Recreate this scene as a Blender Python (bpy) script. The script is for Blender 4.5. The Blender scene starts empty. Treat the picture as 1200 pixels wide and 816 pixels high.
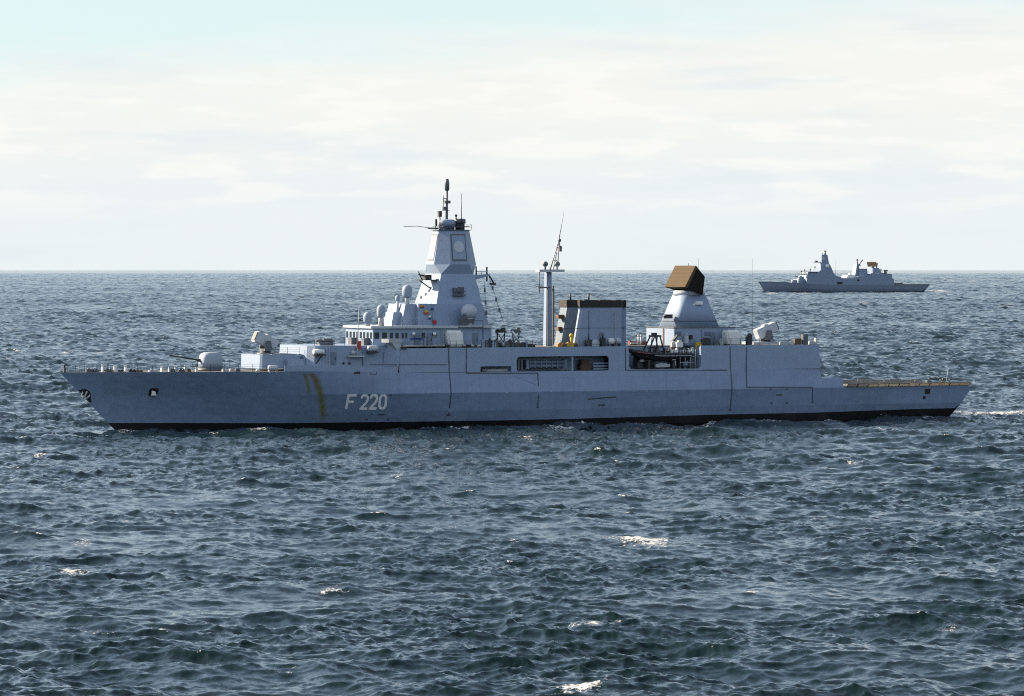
import bpy, bmesh, math, random
import numpy as np
from mathutils import Vector, Matrix

scn = bpy.context.scene
COL = scn.collection
R = math.radians
rng = random.Random(7)

# ------------------------------------------------------------------ camera
F_PX, CAM_H, EARTH = 4975.0, 24.3, 7.4e6          # focal length in photo pixels, camera height, earth radius with refraction
Y_LEVEL = 304.25                                  # photo row of the true horizontal
PITCH = math.atan((408.0 - Y_LEVEL) / F_PX)
cam_d = bpy.data.cameras.new('camera')
cam_d.sensor_fit = 'HORIZONTAL'; cam_d.sensor_width = 36.0
cam_d.lens = 36.0 * F_PX / 1200.0
cam_d.clip_start = 1.0; cam_d.clip_end = 90000.0
cam = bpy.data.objects.new('camera', cam_d); COL.objects.link(cam)
cam.location = (0, 0, CAM_H); cam.rotation_euler = (math.pi/2 - PITCH, 0, 0)
scn.camera = cam

# ------------------------------------------------------------------ sun and sky
SUN_EL, SUN_AZ = 27.0, 24.0                       # elevation; degrees behind the picture plane, from the left
to_sun = Vector((-math.cos(R(SUN_AZ))*math.cos(R(SUN_EL)), math.sin(R(SUN_AZ))*math.cos(R(SUN_EL)), math.sin(R(SUN_EL))))
sun_d = bpy.data.lights.new('sun', 'SUN'); sun_d.energy = 5.0; sun_d.angle = R(0.55); sun_d.color = (1.0, 0.83, 0.62)
sun = bpy.data.objects.new('sun', sun_d); COL.objects.link(sun)
sun.rotation_euler = to_sun.to_track_quat('Z', 'Y').to_euler()
sun.location = (-300, 300, 300)

scn.view_settings.view_transform = 'Standard'; scn.view_settings.look = 'None'
scn.view_settings.exposure = 1.4; scn.view_settings.gamma = 1.0
scn.view_settings.use_curve_mapping = False
scn.cycles.max_bounces = 6; scn.cycles.diffuse_bounces = 3; scn.cycles.glossy_bounces = 3
scn.cycles.transparent_max_bounces = 8; scn.cycles.caustics_reflective = False; scn.cycles.caustics_refractive = False
scn.cycles.filter_width = 1.1
scn.cycles.use_denoising = False; scn.cycles.denoiser = 'OPENIMAGEDENOISE'

world = bpy.data.worlds.new('World'); scn.world = world; world.use_nodes = True
SKY_STRENGTH = 0.0556
def build_sky():
    nt = world.node_tree; N = nt.nodes; L = nt.links; N.clear()
    out = N.new('ShaderNodeOutputWorld'); bg = N.new('ShaderNodeBackground'); bg.inputs['Strength'].default_value = SKY_STRENGTH
    L.new(bg.outputs[0], out.inputs[0])
    sky = N.new('ShaderNodeTexSky'); sky.sky_type = 'NISHITA'; sky.sun_disc = False
    sky.sun_elevation = R(SUN_EL); sky.sun_rotation = math.atan2(to_sun.x, to_sun.y)
    sky.air_density = 1.0; sky.dust_density = 0.6; sky.ozone_density = 2.0; sky.altitude = 20
    hs = N.new('ShaderNodeHueSaturation'); hs.inputs['Saturation'].default_value = 0.84; L.new(sky.outputs[0], hs.inputs['Color'])
    tc = N.new('ShaderNodeTexCoord'); sep = N.new('ShaderNodeSeparateXYZ'); L.new(tc.outputs['Generated'], sep.inputs[0])
    def m(op, a, b=None, c=None, clamp=False):
        n = N.new('ShaderNodeMath'); n.operation = op; n.use_clamp = clamp
        for i, v in enumerate((a, b, c)):
            if v is None: continue
            if isinstance(v, (int, float)): n.inputs[i].default_value = v
            else: L.new(v, n.inputs[i])
        return n.outputs[0]
    def ss(v, lo, hi):
        n = N.new('ShaderNodeMapRange'); n.interpolation_type = 'SMOOTHSTEP'
        L.new(v, n.inputs[0]); n.inputs[1].default_value = lo; n.inputs[2].default_value = hi
        return n.outputs[0]
    def noise(scale, det, rough, vec):
        n = N.new('ShaderNodeTexNoise'); n.inputs['Scale'].default_value = scale; n.inputs['Detail'].default_value = det
        n.inputs['Roughness'].default_value = rough; L.new(vec, n.inputs['Vector']); return n.outputs['Fac']
    def mix(f, a, b):
        n = N.new('ShaderNodeMix'); n.data_type = 'RGBA'
        if isinstance(f, (int, float)): n.inputs[0].default_value = f
        else: L.new(f, n.inputs[0])
        for k, v in ((6, a), (7, b)):
            if isinstance(v, tuple): n.inputs[k].default_value = (*v, 1)
            else: L.new(v, n.inputs[k])
        return n.outputs[2]
    st = N.new('ShaderNodeMapping'); st.inputs['Scale'].default_value = (1, 1, 5.5); L.new(tc.outputs['Generated'], st.inputs[0])
    st2 = N.new('ShaderNodeMapping'); st2.inputs['Scale'].default_value = (1, 1, 9); L.new(tc.outputs['Generated'], st2.inputs[0])
    x, z = sep.outputs['X'], sep.outputs['Z']
    n1 = noise(14, 5, 0.55, st2.outputs[0]); n2 = noise(38, 6, 0.55, st.outputs[0]); n3 = noise(5, 4, 0.5, st.outputs[0])
    # upper rim of the white cloud bank: lower on the left, ragged
    rim = m('ADD', m('MULTIPLY', x, 0.075), m('MULTIPLY', m('SUBTRACT', n1, 0.5), 0.03))
    e = m('SUBTRACT', z, rim)
    bank = m('SUBTRACT', 1.0, ss(e, 0.040, 0.062))
    # pale cyan veil above the bank that thins out upwards into the clear blue
    veil = m('SUBTRACT', 1.0, ss(z, 0.055, 0.23))
    vc = mix(ss(z, 0.055, 0.11), (5.1, 6.25, 6.4), (4.35, 5.25, 6.5))
    c0 = mix(m('MULTIPLY', veil, 0.85), hs.outputs[0], vc)
    # scattered high cloud elsewhere
    sc = m('MULTIPLY', m('MULTIPLY', ss(n3, 0.50, 0.72), ss(z, 0.06, 0.2)), 0.3)
    c0 = mix(sc, c0, (5.0, 5.3, 5.6))
    # unseen bright cloud added behind the camera to fill-light the shaded hull
    back_fill = ss(m('MULTIPLY', sep.outputs['Y'], -1.0), -0.05, 0.45)
    c0 = mix(m('MULTIPLY', m('MULTIPLY', m('MULTIPLY', back_fill, ss(z, 0.10, 0.50)), ss(n3, 0.36, 0.60)), 0.75), c0, (8.8, 9.8, 11.2))
    # inside the bank: faint grey undersides and brighter puffs
    puff = ss(n2, 0.46, 0.62)
    low = m('SUBTRACT', 1.0, ss(z, 0.012, 0.042))
    base = mix(low, (6.4, 6.33, 6.02), (5.8, 6.12, 6.18))
    cb = mix(m('MULTIPLY', m('MULTIPLY', puff, ss(z, 0.006, 0.02)), 0.55), base, (6.95, 6.8, 6.45))
    cb = mix(m('MULTIPLY', ss(n1, 0.5, 0.75), 0.7), cb, (5.15, 5.7, 5.95))
    L.new(mix(m('MULTIPLY', bank, 0.93), c0, cb), bg.inputs['Color'])
build_sky()

# ------------------------------------------------------------------ tagging
def tag(o, label=None, cat=None, group=None, kind=None):
    if label: o['label'] = label
    if cat: o['category'] = cat
    if group: o['group'] = group
    if kind: o['kind'] = kind
    return o

# ------------------------------------------------------------------ a frame fixed to a ship: turns a photo pixel into a point of a plane of the ship
class Frame:
    def __init__(s, loc, yaw):
        s.loc = Vector(loc); s.yaw = yaw
        s.ax = Vector((math.cos(yaw), math.sin(yaw), 0)); s.ay = Vector((-math.sin(yaw), math.cos(yaw), 0))
    def ray(s, px, py):
        c, n = math.cos(PITCH), math.sin(PITCH)
        u, v = (px-600)/F_PX, (408-py)/F_PX
        d = Vector((u, c + v*n, -n + v*c))
        o = Vector((0, 0, CAM_H)) - s.loc
        return Vector((o.dot(s.ax), o.dot(s.ay), o.z)), Vector((d.dot(s.ax), d.dot(s.ay), d.z))
    def S(s, px, py, yl):                        # on the lengthwise plane y = yl
        o, d = s.ray(px, py); t = (yl - o.y)/d.y
        return (o.x + t*d.x, o.z + t*d.z)
    def X(s, px, yl): return s.S(px, 420, yl)[0]
    def Z(s, px, py, yl): return s.S(px, py, yl)[1]
def sea_point(px, py):
    v = (py - Y_LEVEL)/F_PX; d = CAM_H/v
    return ((px-600)/F_PX*d, d)

YAW1 = R(24.0)
D_BOW = F_PX*CAM_H/(505 - Y_LEVEL)
F1 = Frame(((135-600)/F_PX*D_BOW, D_BOW, 0), YAW1)
D2 = 3209.0
F2 = Frame(((896-600)/F_PX*D2, D2, -D2*D2/(2*EARTH)), R(20.0))
# ------------------------------------------------------------------ sea
class NG:                                         # small helper for shader graphs
    def __init__(s, name):
        s.mat = bpy.data.materials.new(name); s.mat.use_nodes = True
        s.nt = s.mat.node_tree; s.N = s.nt.nodes; s.L = s.nt.links; s.N.clear()
        s.out = s.N.new('ShaderNodeOutputMaterial')
    def put(s, sock, v):
        if isinstance(v, (int, float)): sock.default_value = v
        elif isinstance(v, tuple): sock.default_value = (*v, 1) if len(v) == 3 and sock.type == 'RGBA' else v
        else: s.L.new(v, sock)
    def m(s, op, a, b=None, c=None, clamp=False):
        n = s.N.new('ShaderNodeMath'); n.operation = op; n.use_clamp = clamp
        for i, v in enumerate((a, b, c)):
            if v is not None: s.put(n.inputs[i], v)
        return n.outputs[0]
    def ss(s, v, lo, hi, a=0.0, b=1.0):
        n = s.N.new('ShaderNodeMapRange'); n.interpolation_type = 'SMOOTHSTEP'
        for i, q in enumerate((v, lo, hi, a, b)): s.put(n.inputs[i], q)
        return n.outputs[0]
    def mix(s, f, a, b):
        n = s.N.new('ShaderNodeMix'); n.data_type = 'RGBA'
        s.put(n.inputs[0], f); s.put(n.inputs[6], a); s.put(n.inputs[7], b)
        return n.outputs[2]
    def coord(s, which='Object', scale=(1, 1, 1), rot=(0, 0, 0)):
        t = s.N.new('ShaderNodeTexCoord'); p = s.N.new('ShaderNodeMapping')
        p.inputs['Scale'].default_value = scale; p.inputs['Rotation'].default_value = rot
        s.L.new(t.outputs[which], p.inputs[0]); return p.outputs[0]
    def noise(s, vec, scale, det=4, rough=0.55, dist=0.0):
        n = s.N.new('ShaderNodeTexNoise'); s.put(n.inputs['Vector'], vec); n.inputs['Scale'].default_value = scale
        n.inputs['Detail'].default_value = det; n.inputs['Roughness'].default_value = rough; n.inputs['Distortion'].default_value = dist
        return n.outputs['Fac']
    def attr(s, name):
        n = s.N.new('ShaderNodeAttribute'); n.attribute_name = name; return n.outputs['Fac']
    def bump(s, h, strength, dist):
        n = s.N.new('ShaderNodeBump'); s.put(n.inputs['Height'], h); s.put(n.inputs['Strength'], strength); s.put(n.inputs['Distance'], dist)
        return n.outputs[0]
    def bsdf(s, color, rough, metal=0.0, normal=None, **kw):
        b = s.N.new('ShaderNodeBsdfPrincipled'); s.put(b.inputs['Base Color'], color); s.put(b.inputs['Roughness'], rough); s.put(b.inputs['Metallic'], metal)
        if normal is not None: s.L.new(normal, b.inputs['Normal'])
        for k, v in kw.items(): s.put(b.inputs[k], v)
        s.L.new(b.outputs[0], s.out.inputs[0]); return b

def wave_tile(L, N, lam_p, hs, lam_min, lam_max, wind, seed, spread=2.0, k_pow=4.0):
    r = np.random.default_rng(seed)
    k1 = 2*np.pi*np.fft.fftfreq(N, L/N)
    kx, ky = np.meshgrid(k1, k1, indexing='xy'); k = np.hypot(kx, ky); k[0, 0] = 1e-6
    kp = 2*np.pi/lam_p
    ang = np.arctan2(ky, kx) - wind
    P = k**-k_pow*np.exp(-1.25*(kp/k)**2)*(np.abs(np.cos(ang/2))**(2*spread) + 0.02)
    P[(k > 2*np.pi/lam_min) | (k < 2*np.pi/lam_max)] = 0
    H = np.sqrt(P)*(r.standard_normal((N, N)) + 1j*r.standard_normal((N, N)))
    h = np.fft.ifft2(H).real; s = hs/(4*h.std()); H *= s; h *= s
    dx = np.fft.ifft2(-1j*kx/k*H).real; dy = np.fft.ifft2(-1j*ky/k*H).real
    jac = (1 + np.fft.ifft2(kx*kx/k*H).real)*(1 + np.fft.ifft2(ky*ky/k*H).real) - np.fft.ifft2(kx*ky/k*H).real**2
    return (L, N, h, dx, dy, jac)

def sample(tile, x, y, rot):
    L, N = tile[0], tile[1]
    c, s = math.cos(rot), math.sin(rot)
    u = (c*x + s*y)/L*N; v = (-s*x + c*y)/L*N
    iu = np.floor(u).astype(np.int64); iv = np.floor(v).astype(np.int64)
    fu = u - iu; fv = v - iv
    i0, i1, j0, j1 = iu % N, (iu+1) % N, iv % N, (iv+1) % N
    def g(A): return (A[j0, i0]*(1-fu)+A[j0, i1]*fu)*(1-fv)+(A[j1, i0]*(1-fu)+A[j1, i1]*fu)*fv
    h, dx, dy, jc = g(tile[2]), g(tile[3]), g(tile[4]), g(tile[5])
    return h, c*dx - s*dy, s*dx + c*dy, jc

WIND = R(-118)                                    # the sea runs towards the camera and a little to the left
TILE_A = wave_tile(310.0, 1024, 20.0, 1.12, 1.2, 80, WIND, 3, spread=4.0)
TILE_B = wave_tile(97.0, 1024, 3.4, 0.29, 0.30, 9, WIND - R(30), 5, spread=2.6, k_pow=3.9)

# whitecaps and foam the photograph shows: photo column, row, half width, half height, strength
FOAM = [(757,633,40,11,1.1),(735,628,28,7,.8),(87,673,20,5,1.0),(70,680,16,3,.5),(690,732,22,5,.85),(672,736,14,4,.6),(722,738,7,3,.6),
        (668,809,30,7,1.05),(650,815,26,5,.8),(158,614,13,3,.8),(388,698,20,4,.75),(600,637,8,3,.7),(738,600,7,2.5,.6),(755,608,16,3,.5),
        (45,536,8,3,.75),(12,548,16,3,.6),(145,560,16,3,.55),(100,640,16,5,.5),(28,648,20,4,.5),(110,742,22,3,.5),(190,743,18,3,.45),
        (808,637,7,2,.6),(960,608,9,2.5,.5),(850,655,14,3,.4),(1000,545,10,2.5,.4),(660,504,22,3,1.0),(545,498,9,3,1.3),(300,507,16,2.5,.8),(400,504,22,2,.7),(800,500,14,2,.7),(150,508,12,2,.6),(622,516,14,2.5,.55),
        (1160,484,46,4,1.1),(1190,483,40,4,1.0),(1126,487,10,3,.8),(1040,505,50,3,.35),(590,720,10,3,.4),(300,735,12,3,.35),(78,413,7,2,.9),(117,414,6,2,.8),
        (690,385,10,2,.6),(1010,355,9,1.2,.4),(820,330,10,.8,.4),(350,505,60,2.5,.35),(480,503,40,2,.3),(250,508,12,2,.4),(1075,414,8,1.5,.6),(1125,465,9,1.5,.5),
        (25,412,9,1.5,.6),(310,360,8,1,.5),(205,445,9,1.5,.4),(460,560,12,2.5,.4),(880,700,14,3,.4),(1110,740,20,4,.45),(905,343.6,14,.7,.6),(950,343.8,30,.6,.5),(1040,343.5,30,.6,.5),(1098,340.5,12,1.0,.8),(150,503,14,2,.4),(420,502,30,2,.4),(760,499,24,2,.6),(900,496,30,2,.5),(300,505,20,2,.5),(330,790,20,4,.4),(960,790,16,4,.45)]

def sea_grid(th, d):
    D, T = np.meshgrid(d, th, indexing='ij')
    x0 = D*np.sin(T); y0 = D*np.cos(T)
    hA, ax, ay, jA = sample(TILE_A, x0, y0, 0.0)
    hB, bx, by, jB = sample(TILE_B, x0 + 31, y0 - 17, R(34))
    big = 1.0 + 0.18*np.sin(x0*0.021 + y0*0.013) + 0.15*np.sin(x0*0.009 - y0*0.0061 + 1.0)
    fade = np.clip((30000 - D)/20000, 0, 1)
    # calmer water along the lee side of the ship
    lx = (x0 - F1.loc.x)*F1.ax.x + (y0 - F1.loc.y)*F1.ax.y
    ly = (x0 - F1.loc.x)*F1.ay.x + (y0 - F1.loc.y)*F1.ay.y
    near_hull = np.exp(-((np.abs(ly) - 6)/9.0)**2)*np.clip((lx+4)/8, 0, 1)*np.clip((142-lx)/8, 0, 1)
    patch = 0.95 + 0.5*np.sin(x0*0.083 + 2.1*np.sin(y0*0.031))*np.sin(y0*0.052 + 1.7*np.sin(x0*0.047)) + 0.15*np.sin(x0*0.21 - y0*0.12)
    patch = patch*(1.0 + 0.9*np.clip((D-430)/600, 0, 1))
    hB = hB*patch; bx = bx*patch; by = by*patch
    z = (hA*big*(1 - 0.15*near_hull) + hB)*fade
    z += 0.42*near_hull*np.cos((lx-4)/132*2*math.pi*2.2)*np.clip(1-np.abs(ly)/26, 0, 1)
    x = x0 - (CHOP*ax + 0.7*bx)*fade; y = y0 - (CHOP*ay + 0.7*by)*fade        # towards the crests: sharp tops, round troughs
    z = z - D*D/(2*EARTH)
    jac = 1 - CHOP*(jA - 1)
    foam = np.clip((0.40 - jac)/0.30, 0, 1)*0.8
    for (px, py, w, hh, a) in FOAM:
        cx, cy = sea_point(px, py)
        sx = w/F_PX*cy; sy = max(hh/F_PX*cy*cy/CAM_H*0.8, 0.4)
        sel = (np.abs(x0-cx) < 3*sx) & (np.abs(y0-cy) < 3*sy)
        if not sel.any(): continue
        a = 0.36 + 0.5*a
        g = a*np.exp(-(((x0[sel]-cx)/(1.15*sx))**2 + ((y0[sel]-cy)/(1.25*sy))**2)**1.4)
        foam[sel] = np.maximum(foam[sel], g*(0.75 + 0.5*np.clip(hA[sel]/0.3, -1, 1)))
    # foam rubbing along the hull and the wake behind the stern
    foam = np.maximum(foam, 0.9*np.exp(-((np.abs(ly)-9.5)/3.5)**2)*np.clip(np.sin(lx*0.31)+np.sin(lx*0.83+1)*np.sin(ly*.6+lx*.2), 0, 1)*np.clip((lx-2)/10, 0, 1)*np.clip((134-lx)/4, 0, 1))
    foam = np.maximum(foam, 0.75*np.exp(-(ly/5.5)**2)*np.clip((lx-131)/2, 0, 1)*np.exp(-np.clip(lx-131, 0, 500)/60))
    nr, nc = D.shape
    i = np.arange(nr-1)[:, None]*nc + np.arange(nc-1)[None, :]
    q = np.stack([i, i+1, i+1+nc, i+nc], -1)[:, :, ::-1].reshape(-1, 4)
    far = np.clip((D-450)/1600, 0, 1)
    print('sea', nr, nc, 'jac', np.percentile(jac, [.1, .5, 1, 5, 50]))
    return np.stack([x, y, z], -1).reshape(-1, 3), q, foam.ravel(), far.ravel()

CHOP = 1.05
SPLIT = 800.0
def build_sea():
    side = np.radians(np.concatenate([np.linspace(16.2, 32, 70), np.linspace(33, 179.99, 90)]))
    d = [4.0]
    while d[-1] < 225: d.append(d[-1] + max(1.5, (225-d[-1])*0.06))
    while d[-1] < SPLIT: d.append(d[-1] + 0.24*(max(d[-1], 236)/236.0)**1.38)
    e = [d[-1]]
    while e[-1] < 9000: e.append(e[-1] + 1.15*(e[-1]/800.0)**0.8)
    while e[-1] < 60000: e.append(e[-1]*1.02)
    parts = []
    for step, rows in ((0.0165, d), (0.045, e)):
        dense = np.radians(np.arange(-16.0, 16.0001, step))
        parts.append(sea_grid(np.concatenate([-side[::-1], dense, side]), np.array(rows)))
    co = np.concatenate([p[0] for p in parts]).astype(np.float32)
    q = np.concatenate([parts[0][1], parts[1][1] + len(parts[0][0])]).reshape(-1).astype(np.int32)
    foam = np.concatenate([p[2] for p in parts]); far = np.concatenate([p[3] for p in parts])
    nf = len(q)//4
    me = bpy.data.meshes.new('sea_water')
    me.vertices.add(len(co)); me.vertices.foreach_set('co', co.ravel())
    me.loops.add(nf*4); me.loops.foreach_set('vertex_index', q)
    me.polygons.add(nf); me.polygons.foreach_set('loop_start', np.arange(nf, dtype=np.int32)*4)
    me.update(calc_edges=True)
    me.polygons.foreach_set('use_smooth', np.ones(nf, dtype=bool))
    fa = me.attributes.new('foam', 'FLOAT', 'POINT'); fa.data.foreach_set('value', foam.astype(np.float32))
    fb = me.attributes.new('far', 'FLOAT', 'POINT'); fb.data.foreach_set('value', far.astype(np.float32))
    g = NG('sea_water')
    p = g.coord('Object'); ps = g.coord('Object', (1.0, 0.55, 1), (0, 0, R(-20)))
    far = g.attr('far')
    n1 = g.noise(ps, 2.6, 5, 0.62, 0.4)           # ripples under half a metre
    n2 = g.noise(ps, 0.42, 4, 0.6)                # short chop, for the water too far off for the mesh to carry it
    b1 = g.bump(n1, g.ss(far, 0.0, 0.5, 0.30, 0.12), 0.15)
    nb = g.N.new('ShaderNodeBump'); g.put(nb.inputs['Height'], n2); g.put(nb.inputs['Strength'], g.ss(far, 0.0, 1.0, 0.0, 0.55)); nb.inputs['Distance'].default_value = 1.5
    g.L.new(b1, nb.inputs['Normal'])
    fo = g.attr('foam'); fn = g.noise(p, 1.7, 7, 0.68, 0.6); fs = g.noise(ps, 5.0, 5, 0.7, 0.3)
    f = g.m('ADD', fo, g.m('MULTIPLY', g.m('SUBTRACT', g.m('ADD', g.m('MULTIPLY', fn, 0.65), g.m('MULTIPLY', fs, 0.35)), 0.52), 4.6))
    fm = g.m('MULTIPLY', g.ss(f, 0.52, 0.95), g.ss(fo, 0.10, 0.35))
    col = g.mix(fm, (0.003, 0.0115, 0.0105), (0.58, 0.575, 0.56))
    rough = g.m('ADD', g.m('MULTIPLY', fm, 0.6), 0.07)
    b = g.bsdf(col, rough, normal=nb.outputs[0]); b.inputs['IOR'].default_value = 1.333
    me.materials.append(g.mat)
    o = bpy.data.objects.new('sea_water', me); COL.objects.link(o); tag(o, kind='structure')

# ------------------------------------------------------------------ materials
def paint(name, col, rough=0.5, var=0.10, streak=0.12, scale=0.35, bump=0.0, metal=0.0, spec=0.5):
    g = NG(name)
    n = g.noise(g.coord('Object', (1, 1, 1)), scale, 5, 0.6)
    s = g.noise(g.coord('Object', (2.2, 2.2, 0.12)), 1.0, 4, 0.65)      # weathering that runs down the plates
    fine = g.noise(g.coord('Object'), 6.0, 3, 0.6)
    d = g.m('ADD', g.m('MULTIPLY', g.m('SUBTRACT', n, 0.5), var*2.4), g.m('MULTIPLY', g.m('SUBTRACT', s, 0.5), streak*2.4))
    d = g.m('ADD', g.m('ADD', d, 1.0), g.m('MULTIPLY', g.m('SUBTRACT', fine, 0.5), 0.04))
    mm = g.N.new('ShaderNodeVectorMath'); mm.operation = 'SCALE'; mm.inputs[0].default_value = col; g.L.new(d, mm.inputs['Scale'])
    nrm = None
    if bump: nrm = g.bump(g.noise(g.coord('Object', (1, 1, 0.7)), 0.9, 2, 0.5), bump, 0.12)
    b = g.bsdf(mm.outputs[0], rough, metal, normal=nrm); b.inputs['Specular IOR Level'].default_value = spec
    return g.mat

def hull_paint():
    g = NG('hull_paint')
    p = g.coord('Object'); sep = g.N.new('ShaderNodeSeparateXYZ'); g.L.new(p, sep.inputs[0])
    X, Z = sep.outputs['X'], sep.outputs['Z']
    n = g.noise(p, 0.22, 5, 0.6); s = g.noise(g.coord('Object', (1.6, 1.6, 0.10)), 1.0, 5, 0.65); fine = g.noise(p, 5.0, 3, 0.6)
    d = g.m('ADD', g.m('MULTIPLY', g.m('SUBTRACT', n, 0.5), 0.34), g.m('MULTIPLY', g.m('SUBTRACT', s, 0.5), 0.42))
    d = g.m('ADD', g.m('ADD', d, 1.0), g.m('MULTIPLY', g.m('SUBTRACT', fine, 0.5), 0.02))
    mm = g.N.new('ShaderNodeVectorMath'); mm.operation = 'SCALE'; mm.inputs[0].default_value = HULL; g.L.new(d, mm.inputs['Scale'])
    col = mm.outputs[0]
    # green and rust stains that ran down and aft from two scuppers
    sn = g.noise(g.coord('Object', (3.0, 3.0, 0.5)), 1.0, 5, 0.7)
    def stain(x_top, z_top, x_bot, z_bot, w0, w1, amt, rusty):
        t = g.m('DIVIDE', g.m('SUBTRACT', z_top, Z), z_top - z_bot)
        xc = g.m('ADD', x_top, g.m('MULTIPLY', g.m('POWER', g.m('MAXIMUM', t, 0.0), 0.62), x_bot - x_top))
        w = g.m('ADD', w0, g.m('MULTIPLY', t, w1 - w0))
        dist = g.m('DIVIDE', g.m('ABSOLUTE', g.m('SUBTRACT', X, xc)), w)
        k = g.m('MULTIPLY', g.ss(dist, 1.15, 0.0), g.m('MULTIPLY', g.ss(t, -0.03, 0.02), g.ss(t, 1.0, 0.8)))
        k = g.m('MULTIPLY', k, g.ss(sn, 0.25, 0.6, 0.55, 1.0))
        c = g.mix(g.ss(t, 0.1, 0.5), rusty, (0.15, 0.165, 0.018))
        return g.m('MULTIPLY', k, amt), c
    # plating seams and thin rust runs
    br = g.N.new('ShaderNodeTexBrick'); sw = g.N.new('ShaderNodeCombineXYZ'); g.L.new(X, sw.inputs[0]); g.L.new(Z, sw.inputs[1]); g.L.new(sw.outputs[0], br.inputs['Vector'])
    br.inputs['Color1'].default_value = (1, 1, 1, 1); br.inputs['Color2'].default_value = (.93, .93, .94, 1); br.inputs['Mortar'].default_value = (.80, .80, .82, 1)
    br.inputs['Scale'].default_value = 1.0; br.inputs['Mortar Size'].default_value = 0.035; br.inputs['Brick Width'].default_value = 7.2; br.inputs['Row Height'].default_value = 2.35
    mu = g.N.new('ShaderNodeMix'); mu.data_type = 'RGBA'; mu.blend_type = 'MULTIPLY'; mu.inputs[0].default_value = 0.8; g.L.new(col, mu.inputs[6]); g.L.new(br.outputs['Color'], mu.inputs[7]); col = mu.outputs[2]
    rr = g.noise(g.coord('Object', (1.7, 1.7, 0.07)), 1.0, 3, 0.5); r2 = g.noise(p, 0.12, 2, 0.5)
    col = g.mix(g.m('MULTIPLY', g.m('MULTIPLY', g.ss(rr, 0.66, 0.80), g.ss(r2, 0.45, 0.6)), 0.4), col, (0.12, 0.085, 0.06))
    for spec in STAINS:
        k, c = stain(*spec)
        col = g.mix(k, col, c)
    b1 = g.bump(g.noise(g.coord('Object', (0.42, 1, 0.55)), 1.0, 1, 0.5), 0.3, 0.3)
    g.bsdf(col, 0.42, normal=b1)
    return g.mat

GREY = (0.222, 0.292, 0.408)
HULL = (0.190, 0.260, 0.382)
def _stains():
    out = []
    for (a, b, w0, w1, amt, c) in (((361.5, 438), (384, 495), 0.85, .65, 1.0, (0.15, 0.095, 0.02)), ((353.5, 438), (362, 464), .5, .35, .85, (0.11, 0.10, 0.02))):
        xa, za = F1.S(*a, -7.4); xb, zb = F1.S(*b, -6.9)
        out.append((xa, za, xb, zb, w0, w1, amt, c))
    return out
STAINS = _stains()
M = {}
M['hull'] = hull_paint()
M['grey'] = paint('grey_ship_paint', GREY, 0.45, bump=0.08)
M['matte'] = paint('matte_grey_paint', GREY, 0.75, bump=0.05)
M['pale'] = paint('pale_grey_paint', (0.42, 0.45, 0.48), 0.45, 0.06, 0.08)
M['dome'] = paint('radome_white', (0.40, 0.44, 0.49), 0.4, 0.05, 0.08)
M['white'] = paint('white_paint', (0.72, 0.72, 0.70), 0.45, 0.05, 0.08)
M['boot'] = paint('black_boot_paint', (0.012, 0.011, 0.012), 0.4, 0.2, 0.3)
M['dark'] = paint('dark_fittings', (0.025, 0.027, 0.03), 0.55, 0.2, 0.1)
M['mid'] = paint('mid_grey_fittings', (0.09, 0.10, 0.115), 0.5, 0.2, 0.1)
M['deck'] = paint('deck_nonslip', (0.085, 0.088, 0.09), 0.8, 0.2, 0.0)
M['flight'] = paint('flight_deck_nonslip', (0.14, 0.13, 0.115), 0.85, 0.2, 0.0)
M['net'] = paint('net_cord', (0.22, 0.193, 0.16), 0.8, 0.2, 0.0)
M['brown'] = paint('radar_brown', (0.098, 0.074, 0.049), 0.95, 0.06, 0.06, spec=0.08)
M['radark'] = paint('radar_dark_brown', (0.016, 0.013, 0.011), 0.8, 0.1, 0.1, spec=0.2)
M['soot'] = paint('sooty_black', (0.016, 0.013, 0.011), 0.6, 0.2, 0.2)  # funnel soot, and the shade of hull openings painted on plates
M['rust'] = paint('rusty_brown', (0.10, 0.055, 0.03), 0.7, 0.2, 0.1)
M['orange'] = paint('orange_gear', (0.55, 0.22, 0.03), 0.6)
M['red'] = paint('red_gear', (0.45, 0.03, 0.03), 0.6)
M['yellow'] = paint('yellow_gear', (0.55, 0.36, 0.04), 0.6)
M['blue'] = paint('blue_gear', (0.03, 0.06, 0.28), 0.6)
M['number'] = paint('number_white', (0.87, 0.89, 0.91), 0.5, 0.02, 0.05)
M['line'] = paint('seam_dark', (0.06, 0.075, 0.10), 0.6)
M['farhull'] = paint('far_hull_paint', tuple(c*.52 for c in GREY), 0.5)  # ship grey darkened: shade under the far hull's flare put into the colour
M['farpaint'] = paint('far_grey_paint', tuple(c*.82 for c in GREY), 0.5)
M['sootgrey'] = paint('sooty_grey_paint', (0.165, 0.215, 0.262), 0.7, 0.1, 0.25, spec=0.2)  # darker, duller grey used on the inner funnel only
M['domegrey'] = paint('blue_grey_radome', (0.27, 0.325, 0.40), 0.6, 0.04, 0.06, spec=0.3)
M['seamgrey'] = paint('shaded_grey_fittings', tuple(c*.62 for c in GREY), 0.5)  # darker cut of the ship grey for doors, pipes, grilles and tubes
M['rubber'] = paint('dark_rubber', (0.022, 0.022, 0.026), 0.6)
M['rescue'] = paint('red_brown_rubber', (0.20, 0.045, 0.03), 0.6)
def glass():
    g = NG('window_glass'); g.bsdf((0.012, 0.022, 0.018), 0.06); return g.mat
M['glass'] = glass()

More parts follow.
